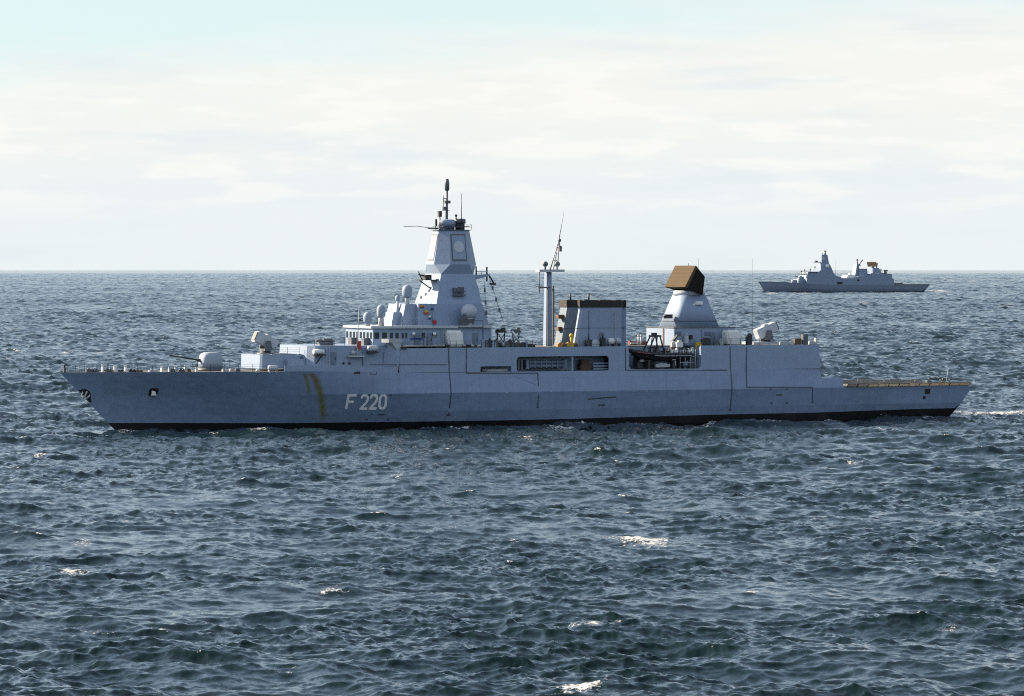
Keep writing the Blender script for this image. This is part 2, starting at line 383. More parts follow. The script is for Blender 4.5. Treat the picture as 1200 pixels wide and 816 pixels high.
# ------------------------------------------------------------------ mesh helpers
class MB:
    def __init__(s): s.bm = bmesh.new(); s.mi = 0; s.sm = False
    def _f(s, vs):
        try: f = s.bm.faces.new(vs)
        except ValueError: return None
        f.material_index = s.mi; f.smooth = s.sm; return f
    def hexa(s, b, t):                            # bottom ring and top ring, counter-clockwise from above
        s.loft([b, t]); return s
    def box(s, x0, x1, y0, y1, z0, z1):
        if x0 > x1: x0, x1 = x1, x0
        if y0 > y1: y0, y1 = y1, y0
        if z0 > z1: z0, z1 = z1, z0
        return s.loft([[(x0, y0, z0), (x1, y0, z0), (x1, y1, z0), (x0, y1, z0)], [(x0, y0, z1), (x1, y0, z1), (x1, y1, z1), (x0, y1, z1)]])
    def loft(s, rings, cap0=True, cap1=True, closed=True):
        R_ = [[s.bm.verts.new(p) for p in r] for r in rings]
        n = len(R_[0])
        for a, b in zip(R_[:-1], R_[1:]):
            for i in range(n if closed else n-1):
                j = (i+1) % n; s._f([a[i], a[j], b[j], b[i]])
        sm = s.sm; s.sm = False
        if cap0: s._f(R_[0][::-1])
        if cap1: s._f(R_[-1])
        s.sm = sm
        return s
    def prism(s, poly, z0, z1):                   # plan outline [(x,y)], counter-clockwise
        return s.loft([[(x, y, z0) for x, y in poly], [(x, y, z1) for x, y in poly]])
    def side(s, poly, y0, y1):                    # side outline [(x,z)] between two lengthwise planes
        a = [(x, y0, z) for x, z in poly]; b = [(x, y1, z) for x, z in poly]
        return s.loft([a, b])
    def tube(s, p0, p1, r, n=8, r1=None):
        p0, p1 = Vector(p0), Vector(p1); d = (p1-p0)
        if d.length < 1e-6: return s
        d.normalize(); u = d.orthogonal().normalized(); v = d.cross(u)
        r1 = r if r1 is None else r1
        sm = s.sm; s.sm = n > 5
        s.loft([[p + (u*math.cos(2*math.pi*i/n) + v*math.sin(2*math.pi*i/n))*q for i in range(n)] for p, q in ((p0, r), (p1, r1))])
        s.sm = sm; return s
    def path(s, pts, r, n=6):
        for a, b in zip(pts[:-1], pts[1:]): s.tube(a, b, r, n)
        return s
    def lathe(s, c, prof, n=20, axis='Z'):        # profile [(radius, height)]
        sm = s.sm; s.sm = True
        rings = []
        for r, h in prof:
            ring = []
            for i in range(n):
                a = 2*math.pi*i/n; q = (r*math.cos(a), r*math.sin(a), h)
                if axis == 'X': q = (h, q[0], q[1])
                ring.append((c[0]+q[0], c[1]+q[1], c[2]+q[2]))
            rings.append(ring)
        s.loft(rings); s.sm = sm; return s
    def ball(s, c, rx, ry=None, rz=None, n=18):
        ry = rx if ry is None else ry; rz = rx if rz is None else rz
        sm = s.sm; s.sm = True
        rings = []
        for k in range(1, 10):
            a = -math.pi/2 + math.pi*k/10
            rings.append([(c[0]+rx*math.cos(a)*math.cos(2*math.pi*i/n), c[1]+ry*math.cos(a)*math.sin(2*math.pi*i/n), c[2]+rz*math.sin(a)) for i in range(n)])
        s.loft(rings); s.sm = sm; return s
    def quad(s, a, b, c, d): s._f([s.bm.verts.new(p) for p in (a, b, c, d)]); return s
    def build(s, name, mats, parent=None, origin=(0, 0, 0), bevel=0.0, seg=2, fix=True, matrix=None):
        bm = s.bm
        if matrix is not None: bm.transform(matrix)
        if any(origin): bmesh.ops.translate(bm, verts=bm.verts, vec=-Vector(origin))
        if fix: bmesh.ops.recalc_face_normals(bm, faces=bm.faces)
        if bevel:
            ed = [e for e in bm.edges if len(e.link_faces) == 2 and e.calc_face_angle(0) > 0.5]
            bmesh.ops.bevel(bm, geom=ed, offset=bevel, segments=seg, affect='EDGES', clamp_overlap=True)
        me = bpy.data.meshes.new(name); bm.to_mesh(me); bm.free()
        for mt in (mats if isinstance(mats, (list, tuple)) else [mats]): me.materials.append(M[mt])
        o = bpy.data.objects.new(name, me); COL.objects.link(o)
        if parent is not None: o.parent = parent
        if any(origin): o.location = origin
        return o

def empty(name, loc, yaw=0.0):
    o = bpy.data.objects.new(name, None); COL.objects.link(o)
    o.location = loc; o.rotation_euler = (0, 0, yaw); o.empty_display_size = 2.0
    return o

def fill_panel(outline, holes, yfun, thick, mb):
    """flat side plate with openings: outline and holes are [(x,z)] loops; yfun(z) gives the outer plane; thick goes inboard (+y for port)"""
    bm = mb.bm
    loops = []
    for lp in [outline] + holes:
        loops.append([bm.verts.new((x, yfun(z), z)) for x, z in lp])
    from mathutils.geometry import tessellate_polygon
    flat = [v for lv in loops for v in lv]
    for tri in tessellate_polygon([[Vector((v.co.x, v.co.z, 0)) for v in lv] for lv in loops]):
        f = bm.faces.new([flat[i] for i in tri]); f.material_index = mb.mi
    for lv in loops:
        bk = [bm.verts.new((v.co.x, v.co.y + thick, v.co.z)) for v in lv]
        for i in range(len(lv)):
            j = (i+1) % len(lv); f = bm.faces.new([lv[i], lv[j], bk[j], bk[i]]); f.material_index = mb.mi

def round_rect(x0, x1, z0, z1, r, n=4, top=True, bottom=True):
    pts = []
    for cx, cz, a0, on in ((x1-r, z1-r, 0, top), (x0+r, z1-r, 90, top), (x0+r, z0+r, 180, bottom), (x1-r, z0+r, 270, bottom)):
        if on:
            for k in range(n+1):
                a = R(a0 + 90*k/n); pts.append((cx + r*math.cos(a), cz + r*math.sin(a)))
        else:
            pts.append((cx + (r if a0 in (0, 270) else -r), cz + (r if a0 in (0, 90) else -r)))
    return pts

# strokes of the letters on a 0..1 wide, 0..1 high field
GLYPH = {'F': [[(0, 0), (0, 1), (.86, 1)], [(0, .52), (.66, .52)]],
         '2': [[(.04, .76), (.10, .92), (.28, 1), (.58, 1), (.80, .93), (.88, .76), (.84, .60), (.66, .42), (.02, .0), (.92, .0)]],
         '0': [[(.45, 1), (.70, .96), (.86, .80), (.88, .5), (.86, .20), (.70, .04), (.45, 0), (.20, .04), (.04, .20), (.02, .5), (.04, .80), (.20, .96), (.45, 1)]],
         '3': [[(.04, .84), (.2, .98), (.5, 1), (.8, .92), (.84, .74), (.7, .56), (.4, .52)], [(.4, .52), (.74, .48), (.88, .27), (.76, .07), (.45, 0), (.15, .04), (.02, .18)]],
         '6': [[(.78, .98), (.36, .78), (.06, .42), (.04, .2), (.2, .03), (.5, 0), (.8, .08), (.86, .28), (.74, .5), (.45, .56), (.14, .46)]],
         '1': [[(.2, .8), (.5, 1), (.5, 0)]]}
def lettering(mb, text, x0, z0, w, h, gap, stroke, place, slant=()):
    """thin raised strokes; place(x, z) gives the point on the plating"""
    x = x0
    for k, ch in enumerate(text):
        if ch == ' ': x += gap*1.6; continue
        sl = slant[k] if k < len(slant) else 0
        for line in GLYPH[ch]:
            pts = [(x + u*w + sl*v*h, z0 + v*h) for u, v in line]
            fine = []
            for a, b in zip(pts[:-1], pts[1:]):
                for q in range(4): fine.append((a[0]+(b[0]-a[0])*q/4, a[1]+(b[1]-a[1])*q/4))
            fine.append(pts[-1])
            L_, R_ = [], []
            for i, (px, pz) in enumerate(fine):
                # mitre the stroke at its corners
                def nrm(a, b):
                    dx, dz = b[0]-a[0], b[1]-a[1]; l = math.hypot(dx, dz) or 1; return (-dz/l, dx/l)
                n0 = nrm(fine[i-1], fine[i]) if i else nrm(fine[0], fine[1])
                n1 = nrm(fine[i], fine[i+1]) if i < len(fine)-1 else n0
                nx, nz = n0[0]+n1[0], n0[1]+n1[1]; l2 = nx*nx+nz*nz
                k_ = min(1.6, 2/l2 if l2 > 1e-3 else 1)
                ox, oz = nx*k_*stroke/2, nz*k_*stroke/2
                L_.append((px+ox, pz+oz)); R_.append((px-ox, pz-oz))
            for i in range(len(fine)-1):
                mb.quad(*[place(*q) for q in (R_[i], R_[i+1], L_[i+1], L_[i])])
        x += w + gap
# ================================================================== the near frigate
ship = empty('frigate', F1.loc, F1.yaw)
tag(ship, 'large near grey frigate with white F 220 on its side and brown aft radar', 'warship', 'warships at sea')
def lerp(a, b, t): return a + (b-a)*t
def smooth(a, b, x):
    t = min(1, max(0, (x-a)/(b-a))); return t*t*(3-2*t)
X_END = 109.2                                     # where the tall side ends, forward of the flight deck
def stem(z): return -0.985*z if z > 0 else -0.7*z
def stern(z): return 132.3 + 0.74*z
def zknee(x): return 8.38 - 0.45*smooth(24, 46, x)      # deck edge forward, upper knuckle amidships
def zboot(x): return 1.1 - 0.24*smooth(0, 27, x) + 0.36*smooth(55, 102, x) + 0.3*smooth(104, 130, x)
LEV = [(-3.0, 5.6, 74, 1.8), (0.0, 7.4, 68, 1.75), (2.35, 8.15, 60, 1.8), (5.0, 8.72, 52, 1.85), (8.2, 8.28, 37, 2.0)]
def half_level(k, x, z):
    b, L, p = LEV[k][1:]
    t = min(1, max(0, (x-stem(z))/L)); v = b*(1-(1-t)**p)
    if x > 92: v *= 1 - (0.20 if k > 1 else 0.26)*((x-92)/44.0)**2
    return v
def half(x, z):
    zs = [-3.0, 0.0, 2.35, 5.0, zknee(x)]
    for k in range(4):
        if z <= zs[k+1] or k == 3:
            return lerp(half_level(k, x, z), half_level(k+1, x, z), (z-zs[k])/(zs[k+1]-zs[k]))
def port(x, z, out=0.025): return (x, -half(x, z) - out, z)

def build_hull():
    mb = MB(); mb.sm = True
    us = [(i/110.0)**1.35 for i in range(111)]
    def band(zlo, zhi, x_lo=None, x_hi=None, mi=0, sub=1):
        mb.mi = mi
        for sgn in (-1, 1):
            rows = []
            for q in range(sub+1):
                row = []
                for u in us:
                    # every level runs from its own point on the stem to its own point on the stern
                    a0 = zlo(0) if callable(zlo) else zlo; a1 = zhi(0) if callable(zhi) else zhi
                    zz = lerp(a0, a1, q/sub)
                    xs, xe = stem(zz), (stern(zz) if x_hi is None else x_hi(zz))
                    x = xs + (xe-xs)*u
                    z = lerp(zlo(x) if callable(zlo) else zlo, zhi(x) if callable(zhi) else zhi, q/sub)
                    row.append(mb.bm.verts.new((x, sgn*half(x, z), z)))
                rows.append(row)
            for a, b in zip(rows[:-1], rows[1:]):
                for i in range(len(us)-1):
                    mb._f([a[i], a[i+1], b[i+1], b[i]] if sgn < 0 else [a[i+1], a[i], b[i], b[i+1]])
    band(-3.0, 0.0, mi=1); band(0.0, zboot, mi=1); band(zboot, 2.35); band(2.35, 5.0, sub=2)
    band(5.0, zknee, x_hi=lambda z: X_END - 0.15*(z-5), sub=3)
    mb.sm = False
    # transom
    for zl, zh, mi in ((-3.0, 0.0, 1), (0.0, 1.52, 1), (1.52, 2.35, 0), (2.35, 5.0, 0)):
        mb.mi = mi; a, b = stern(zl), stern(zh)
        mb.quad((a, -half(a, zl), zl), (a, half(a, zl), zl), (b, half(b, zh), zh), (b, -half(b, zh), zh))
    # decks
    def lid(x0, x1, z, mi, n=40):
        mb.mi = mi
        pts = [x0 + (x1-x0)*(i/n)**1.3 for i in range(n+1)]
        for p, q in zip(pts[:-1], pts[1:]):
            zp = z(p) if callable(z) else z; zq = z(q) if callable(z) else z
            mb.quad((p, -half(p, zp), zp), (q, -half(q, zq), zq), (q, half(q, zq), zq), (p, half(p, zp), zp))
    lid(stem(8.38)+.001, 60, zknee, 2); lid(60, X_END-.45, zknee, 2, 10)
    lid(112.7, stern(5.0), 5.0, 3)
    # end wall of the tall side and the low step before the flight deck
    mb.mi = 0
    x = X_END; zk = zknee(x)
    mb.quad((x, -half(x, 5.0), 5.0), (x, half(x, 5.0), 5.0), (x-.45, half(x, zk), zk), (x-.45, -half(x, zk), zk))
    for sgn in (-1, 1):
        mb.quad((x, sgn*half(x, 5.0), 5.0), (112.7, sgn*half(112.7, 5.0), 5.0), (112.5, sgn*half(112.5, 6.4), 6.4), (x-.2, sgn*half(x, 6.4), 6.4))
    mb.quad((x-.2, -half(x, 6.4), 6.4), (x-.2, half(x, 6.4), 6.4), (112.5, half(112.5, 6.4), 6.4), (112.5, -half(112.5, 6.4), 6.4))
    mb.quad((112.7, -half(112.7, 5.0), 5.0), (112.7, half(112.7, 5.0), 5.0), (112.5, half(112.5, 6.4), 6.4), (112.5, -half(112.5, 6.4), 6.4))
    bmesh.ops.remove_doubles(mb.bm, verts=mb.bm.verts, dist=1e-5)
    return mb.build('hull', ['hull', 'boot', 'deck', 'flight'], ship)
hull = build_hull()
for p in hull.data.polygons: pass
def sharpen(o, ang):
    me = o.data; bm = bmesh.new(); bm.from_mesh(me)
    for e in bm.edges:
        if len(e.link_faces) == 2 and e.calc_face_angle(0) > ang: e.smooth = False
    bm.to_mesh(me); bm.free()
sharpen(hull, R(4.5))

# --- marks on the hull
def P1(px, py):                                   # photo pixel to a point on the port plating
    y = -8.0
    for _ in range(6):
        x, z = F1.S(px, py, y); y = -half(x, min(z, zknee(x)))
    return x, z
x0, z0 = P1(405.5, 479.3); x1, z1 = P1(455.5, 463); _, ztop = P1(430, 463.3); 
hgt = ztop - P1(430, 479)[1]; wd = (x1-x0)
for k, ch in enumerate('F220'):
    mb = MB(); xl = x0 + wd*(0, .355, .585, .815)[k]
    lettering(mb, ch, xl, z0, wd*(.235 if k == 0 else .185), hgt, 0, 0.37, lambda x, z: port(x, z, 0.03), slant=((-0.02,) if k == 0 else (-0.11,)))
    mb.build('hull_letter' if ch == 'F' else 'hull_digit', 'number', hull, fix=False)
mb = MB()
def seam(pts, w=0.085, out=0.035):
    for a, b in zip(pts[:-1], pts[1:]):
        n = max(1, int(max(abs(b[0]-a[0]), abs(b[1]-a[1]))/1.5))
        for i in range(n):
            p = (lerp(a[0], b[0], i/n), lerp(a[1], b[1], i/n)); q = (lerp(a[0], b[0], (i+1)/n), lerp(a[1], b[1], (i+1)/n))
            if abs(q[0]-p[0]) > abs(q[1]-p[1]):
                mb.loft([[side_pt(p[0], p[1]+w, -.02), side_pt(p[0], p[1]+w, out), side_pt(p[0], p[1]-w, out), side_pt(p[0], p[1]-w, -.02)], [side_pt(q[0], q[1]+w, -.02), side_pt(q[0], q[1]+w, out), side_pt(q[0], q[1]-w, out), side_pt(q[0], q[1]-w, -.02)]])
            else:
                mb.loft([[side_pt(p[0]-w, p[1], -.02), side_pt(p[0]-w, p[1], out), side_pt(p[0]+w, p[1], out), side_pt(p[0]+w, p[1], -.02)], [side_pt(q[0]-w, q[1], -.02), side_pt(q[0]-w, q[1], out), side_pt(q[0]+w, q[1], out), side_pt(q[0]+w, q[1], -.02)]])
def ysup(z): return -(8.22 - 0.035*(z-8.0))       # outer plane of the superstructure side
def side_pt(x, z, out):
    zk = zknee(x)
    if z >= zk: return (x, ysup(z) - out, z)
    return (x, -half(x, z) - out, z)
def PX(*pts):                                     # pixels on the side, hull below, superstructure above
    r = []
    for px, py in pts:
        x, z = P1(px, py)
        if z > zknee(x): x, z = F1.S(px, py, ysup(z))
        r.append((x, z))
    return r
def drop(mbx, pts, name):
    global mb
    mb = mbx; seam(pts); return mb.build(name, 'line', hull)
for pts in (PX((525.5, 408), (525.5, 486)), PX((546.5, 408), (546.5, 437.5), (630, 437.5), (630, 477)), PX((733, 408), (733, 434), (852, 434)),
            PX((855.5, 407), (855.5, 480)), PX((875, 407), (875, 454), (952, 454), (952, 471))):
    drop(MB(), pts, 'drain_pipe')
mb = MB(); seam(PX((433, 427.5), (524, 427.5)), 0.05); mb.build('side_seam', 'line', hull)
# black plates painted as the shade inside openings, and marks, low down
def plate(px, py, w, h, mat, name, parent=None, out=0.04):
    pts = PX((px-w/2, py-h/2), (px+w/2, py+h/2)); (xa, za), (xb, zb) = pts
    m = MB()
    m.loft([[side_pt(xa, za, -.05), side_pt(xb, za, -.05), side_pt(xb, zb, -.05), side_pt(xa, zb, -.05)], [side_pt(xa, za, out), side_pt(xb, za, out), side_pt(xb, zb, out), side_pt(xa, zb, out)]])
    return m.build(name, mat, parent or hull)
for px, py, w, h in ((1087, 458.8, 5.6, 5.6), (1083, 466, 3, 3)): plate(px, py, w, h, 'soot', 'hawse_port')
plate(418.5, 435.2, 7, 6.2, 'soot', 'fairlead_port')
for px, py, w, h in ((432, 463, 2.4, 1.4), (457.5, 463, 2, 1.4), (429.5, 492, 2.4, 1.4), (454.5, 492, 2.2, 1.4), (436, 485.5, 1.6, 1.2), (447, 486, 8, 1.3), (525.5, 486.5, 4, 2.2),
                     (630, 477.2, 2.2, 2), (904, 472.5, 2, 2), (922, 472.5, 2, 2), (903, 456, 1.8, 1.2), (922, 456, 1.8, 1.2), (913, 463, 6, 1.6), (855.5, 480.5, 2.4, 2.2), (952, 471.5, 1.8, 2)):
    plate(px, py, w, h, 'line', 'side_fitting')
# scrape marks amidships
for (a, b, w) in (((689, 468), (722, 465.3), .10), ((701, 475), (709, 475), .13), ((603, 441), (628, 451), .02)):
    m_ = MB(); mb = m_; seam(PX(a, b), w, 0.012); mb.build('scrape_mark', 'line', hull)
for px, py in ((645.5, 459), (716, 458), (594, 460), (758, 458.5), (304.5, 463)):
    plate(px, py, 1.4, 1.4, 'pale', 'draught_mark')
for px0 in (434, ):
    pts = PX((433.5, 433), (441, 433), (441, 438.5), (433.5, 438.5), (433.5, 433)); mb = MB(); seam(pts, .05); mb.build('side_hatch_frame', 'line', hull)

# --- anchors: at the stem and in the bow plating, pocket shade painted as black plates
def outline_plate(pts, mat, name, parent, out=0.05, yoff=0.0):
    m = MB(); q = [P1(*p) for p in pts]
    m.loft([[port(x, z, -.08) for x, z in q], [port(x, z, out) for x, z in q]])
    return m.build(name, mat, parent)
outline_plate([(92, 457.2), (100, 455.8), (105.5, 459), (107, 471.8), (104.5, 471), (99, 465), (95, 460.6)], 'soot', 'anchor_pocket', hull)
def anchor(px, py, s, tilt):
    x, z = P1(px, py); m = MB(); y = -half(x, z) - 0.12
    def q(u, v): 
        c, n = math.cos(tilt), math.sin(tilt); return (x + (u*c - v*n)*s, y, z + (u*n + v*c)*s)
    m.tube(q(0, .9), q(0, -.7), .13*s, 8)
    m.path([q(-.62, .05), q(-.45, -.5), q(0, -.8), q(.45, -.5), q(.62, .05)], .12*s, 8)
    m.tube(q(-.3, .8), q(.3, .8), .09*s, 6)
    return m.build('anchor', 'pale', hull)
anchor(100.5, 461.5, .95, R(-24))
fr = round_rect(*(lambda a, b: (a[0], b[0], b[1], a[1]))(P1(175.2, 455.2), P1(184.2, 464.2)), .25)
m_ = MB(); m_.loft([[port(x, z, -.08) for x, z in fr], [port(x, z, .05) for x, z in fr]]); m_.build('anchor_pocket', 'soot', hull)
a_ = P1(179.8, 460.6); m_ = MB(); m_.box(a_[0]-.30, a_[0]+.30, -half(*a_)-.2, -half(*a_)-.02, a_[1]-.34, a_[1]+.34); m_.tube((a_[0]-.42, -half(*a_)-.15, a_[1]-.3), (a_[0]+.42, -half(*a_)-.15, a_[1]-.3), .11, 8)
m_.build('anchor', 'white', hull, bevel=.06)

# ------------------------------------------------------------------ superstructure with side openings
ZT = 11.5
def hole(px0, px1, py0, py1, r, **k):
    (xa, za), (xb, zb) = PX((px0, py0), (px1, py1)); return round_rect(xa, xb, zb, za, r, **k)
HOLES = [hole(563, 599.5, 429.6, 437.0, .18), hole(605.5, 714, 418.2, 435.2, .5)]
XB0, XB1 = F1.X(737, -8.2), F1.X(821.5, -8.2)     # the boat bay
X_F, X_A = F1.X(468, -8.2), F1.X(960, -8.2)
ZB = F1.Z(780, 432.5, -8.2)
def build_super():
    mb = MB()
    xk = X_END - .45
    r = .55
    bay = [(XB1, ZT)] + [(XB1 - r + r*math.cos(R(a)), ZB + r + r*math.sin(R(a))) for a in (0, -30, -60, -90)] + [(XB0 + r + r*math.cos(R(a)), ZB + r + r*math.sin(R(a))) for a in (-90, -120, -150, -180)] + [(XB0, ZT)]
    zl = 7.9
    outl = [(X_F, zknee(X_F)-.02), (xk, zl), (X_A, ZT)] + bay + [(X_F, ZT)]
    for sgn in (1, -1):
        sub = MB(); fill_panel(outl, HOLES if sgn == 1 else [], lambda z: ysup(z), .22, sub)
        if sgn == -1: bmesh.ops.scale(sub.bm, vec=(1, -1, 1), verts=sub.bm.verts)
        me = bpy.data.meshes.new('t'); bmesh.ops.recalc_face_normals(sub.bm, faces=sub.bm.faces); sub.bm.to_mesh(me); sub.bm.free(); mb.bm.from_mesh(me); bpy.data.meshes.remove(me)
    # aft end
    mb.loft([[(xk+.002, -8.0, zl), (xk+.002, 8.0, zl), (X_A, 7.9, ZT), (X_A, -7.9, ZT)], [(xk-.3, -8.0, zl), (xk-.3, 8.0, zl), (X_A-.3, 7.9, ZT), (X_A-.3, -7.9, ZT)]])
    # forward corners that turn in to the deckhouse
    for s in (-1, 1):
        ring = lambda o, z: [(X_F + o, s*(8.2-.1*o), z), (X_F - 1.7 + o, s*6.7, z), (X_F - 1.7 + o + .2, s*6.7, z), (X_F + .2 + o, s*(8.2-.1*o), z)]
        mb.loft([ring(-.45, zknee(X_F)), ring(0, ZT)])
    # roof, open over the boat bay
    mb.mi = 1
    mb.box(X_F-.2, XB0-.1, -8.02, 8.02, ZT-.16, ZT-.04)
    mb.box(XB0-.1, XB1+.1, -3.6, 3.6, ZT-.16, ZT-.04)
    mb.box(XB1+.1, X_A-.1, -8.0, 8.0, ZT-.16, ZT-.04)
    # walls of the bay and backs of the side openings
    mb.mi = 0
    for s in (-1, 1):
        mb.box(XB0-.3, XB1+.3, s*3.4, s*3.62, ZB-.1, ZT-.17)
        mb.box(XB0-.32, XB0-.02, s*3.63, s*7.95, ZB-.3, ZT-.17); mb.box(XB1+.02, XB1+.32, s*3.63, s*7.95, ZB-.3, ZT-.17)
    mb.mi = 1; mb.box(XB0, XB1, -7.9, -3.63, ZB-.2, ZB-.02); mb.box(XB0, XB1, 3.63, 7.9, ZB-.2, ZB-.02)
    mb.mi = 0
    a, b = F1.X(560, -8.2), F1.X(718, -8.2)
    mb.box(a, b, -5.2, -5.0, 7.7, ZT-.17)
    z2 = F1.Z(660, 435.3, -8.2)
    mb.mi = 1; mb.box(a, b, -7.95, -5.21, zknee(60)+.02, zknee(60)+.06)
    mb.mi = 0
    xm = F1.X(671.5, -8.2); mb.box(xm-.14, xm+.14, -8.0, -7.6, 8.0, 10.5)
    return mb.build('superstructure', ['grey', 'deck'], ship, fix=False)
sup = build_super()

# gear seen through the side openings
def tubes_bank(px0, px1, py, y, n, r):
    m = MB(); xa, z = F1.S(px0, py, y); xb, _ = F1.S(px1, py, y)
    for k in range(n):
        for j in range(2): m.tube((xa, y + k*r*2.1, z + j*r*2.05), (xb, y + k*r*2.1, z + j*r*2.05), r, 12)
    for q in range(7):
        x = lerp(xa, xb, (q+.5)/7); m.box(x-.06, x+.06, y-r*1.15, y-r*.9, z-r*1.1, z+r*3.2)
    m.box(xa-.2, xa+.25, y-r*1.3, y+.9, z-r*1.4, z+r*3.3); m.box(xb-.25, xb+.2, y-r*1.3, y+.9, z-r*1.4, z+r*3.3)
    return m
tubes_bank(617, 662, 429.2, -7.0, 2, .27).build('launch_tubes', 'seamgrey', sup)
m_ = MB(); xa, za = F1.S(680, 434, -6.6); xb, zb = F1.S(693, 427, -6.6); m_.box(xa, xb, -6.8, -5.5, za, zb); m_.box(xa+.2, xb-.4, -6.7, -5.6, zb, zb+.7); m_.build('stowage_bin', 'rust', sup, bevel=.08)
m_ = MB()
for py in (426, 429.2, 432.4):
    xa, z = F1.S(695, py, -7.0); xb, _ = F1.S(713, py, -7.0); m_.box(xa, xb, -7.1, -6.9, z-.11, z+.11)
m_.build('guard_bars', 'grey', sup)
m_ = MB(); xa, z = F1.S(571, 434, -7.2); xb, _ = F1.S(595, 434, -7.2)
m_.loft([[(xa, -7.3, z-.22), (xa, -6.9, z-.22), (xa, -6.9, z+.1), (xa, -7.3, z+.1)], [(xb, -7.3, z-.3), (xb, -6.9, z-.3), (xb, -6.9, z+.22), (xb, -7.3, z+.22)]]); m_.tube((xa-.8, -7.1, z), (xa+1, -7.1, z), .2, 10)
m_.build('stowed_gangway', 'pale', sup)
m_ = MB()
for px in (607.5, 611.5): xa, za = F1.S(px, 433.5, -7.4); m_.box(xa-.14, xa+.14, -7.5, -7.2, za, za+1.4)
m_.build('locker', 'mid', sup)

# --- deckhouse forward of the bridge
def pxbox(name, px0, px1, py0, py1, y0, width, mat, parent=ship, front_slope=0.0, aft_slope=0.0, chamfer=0.0, side_slope=0.0, bevel=0.0, top_mat=None):
    pm = (px0+px1)/2
    xa, xb = F1.X(px0, y0), F1.X(px1, y0); zt, zb = F1.Z(pm, py0, y0), F1.Z(pm, py1, y0); h = zt - zb
    y1 = y0 + width; fs, as_, ss_ = front_slope*h, aft_slope*h, side_slope*h; c = chamfer
    def ring(t, z):
        a, b, l, r = xa+fs*t, xb-as_*t, y0+ss_*t, y1-ss_*t
        if c: return [(a+c, l, z), (b, l, z), (b, r, z), (a+c, r, z), (a, r-c*1.6, z), (a, l+c*1.6, z)]
        return [(a, l, z), (b, l, z), (b, r, z), (a, r, z)]
    m = MB(); m.loft([ring(0, zb), ring(1, zt)])
    return m.build(name, mat, parent, bevel=bevel), (xa, xb, zb, zt)
dh, DH = pxbox('forward_deckhouse', 362, 472, 405.2, 433.5, -6.7, 13.4, 'grey', chamfer=.75, front_slope=.06, side_slope=.02)
ZD = DH[3]
for px in (402.5, 409.5): x, z = F1.S(px, 426, -6.68); m_ = MB(); m_.lathe((x, 0, 0), [(.2, 0), (.2, .06)], 14); m_.build('scuttle', 'glass', dh, matrix=Matrix.Translation((x, -6.68, z)) @ Matrix.Rotation(R(90), 4, 'X') @ Matrix.Translation((-x, 0, 0)))
# bulwark along the forward side deck
m_ = MB(); xs = [F1.X(px, -8.0) for px in range(333, 470, 6)]
for a, b in zip(xs[:-1], xs[1:]):
    za, zb_ = zknee(a), zknee(b); ya, yb = -half(a, za)-.004, -half(b, zb_)-.004
    hh = .82
    m_.loft([[(a, ya, za-.02), (a, ya+.08, za-.02), (a, ya+.08, za+hh), (a, ya+.02, za+hh)], [(b, yb, zb_-.02), (b, yb+.08, zb_-.02), (b, yb+.08, zb_+hh), (b, yb+.02, zb_+hh)]])
m_.build('bulwark', 'grey', ship)

# --- gun
gx, _ = F1.S(246, 430, 0); GD = zknee(gx)
gun = MB(); gun.lathe((gx, 0, GD), [(2.0, -.02), (2.0, .25), (1.75, .28), (1.75, .4)], 28); gun = gun.build('gun_mount', 'mid', ship)
m_ = MB(); m_.sm = True
prof = [(.0, .36), (.06, .38), (.5, .42), (.95, .5), (1.35, .72)]
rings = []
for k, (s, zz_) in enumerate([(1.0, .42), (1.0, 1.2), (.98, 1.75), (.92, 2.15), (.80, 2.45), (.58, 2.62), (.25, 2.68)]):
    ring = []
    for i in range(28):
        a = 2*math.pi*i/28; c, n = math.cos(a), math.sin(a); e = .62
        ring.append((gx + .1 + 1.62*s*math.copysign(abs(c)**e, c) + (.18 if k > 2 else 0)*(1-s), 1.55*s*math.copysign(abs(n)**e, n), GD+zz_))
    rings.append(ring)
m_.loft(rings); gt = m_.build('gun_turret', 'domegrey', gun)
m_ = MB(); bz = GD + 1.55; m_.tube((gx-1.3, 0, bz-.1), (gx-2.0, 0, bz+.02), .24, 12); m_.tube((gx-2.0, 0, bz+.02), (gx-6.2, 0, bz+.7), .13, 10, .10); m_.tube((gx-5.6, 0, bz+.61), (gx-6.1, 0, bz+.7), .12, 10)
m_.build('gun_barrel', 'dark', gun)

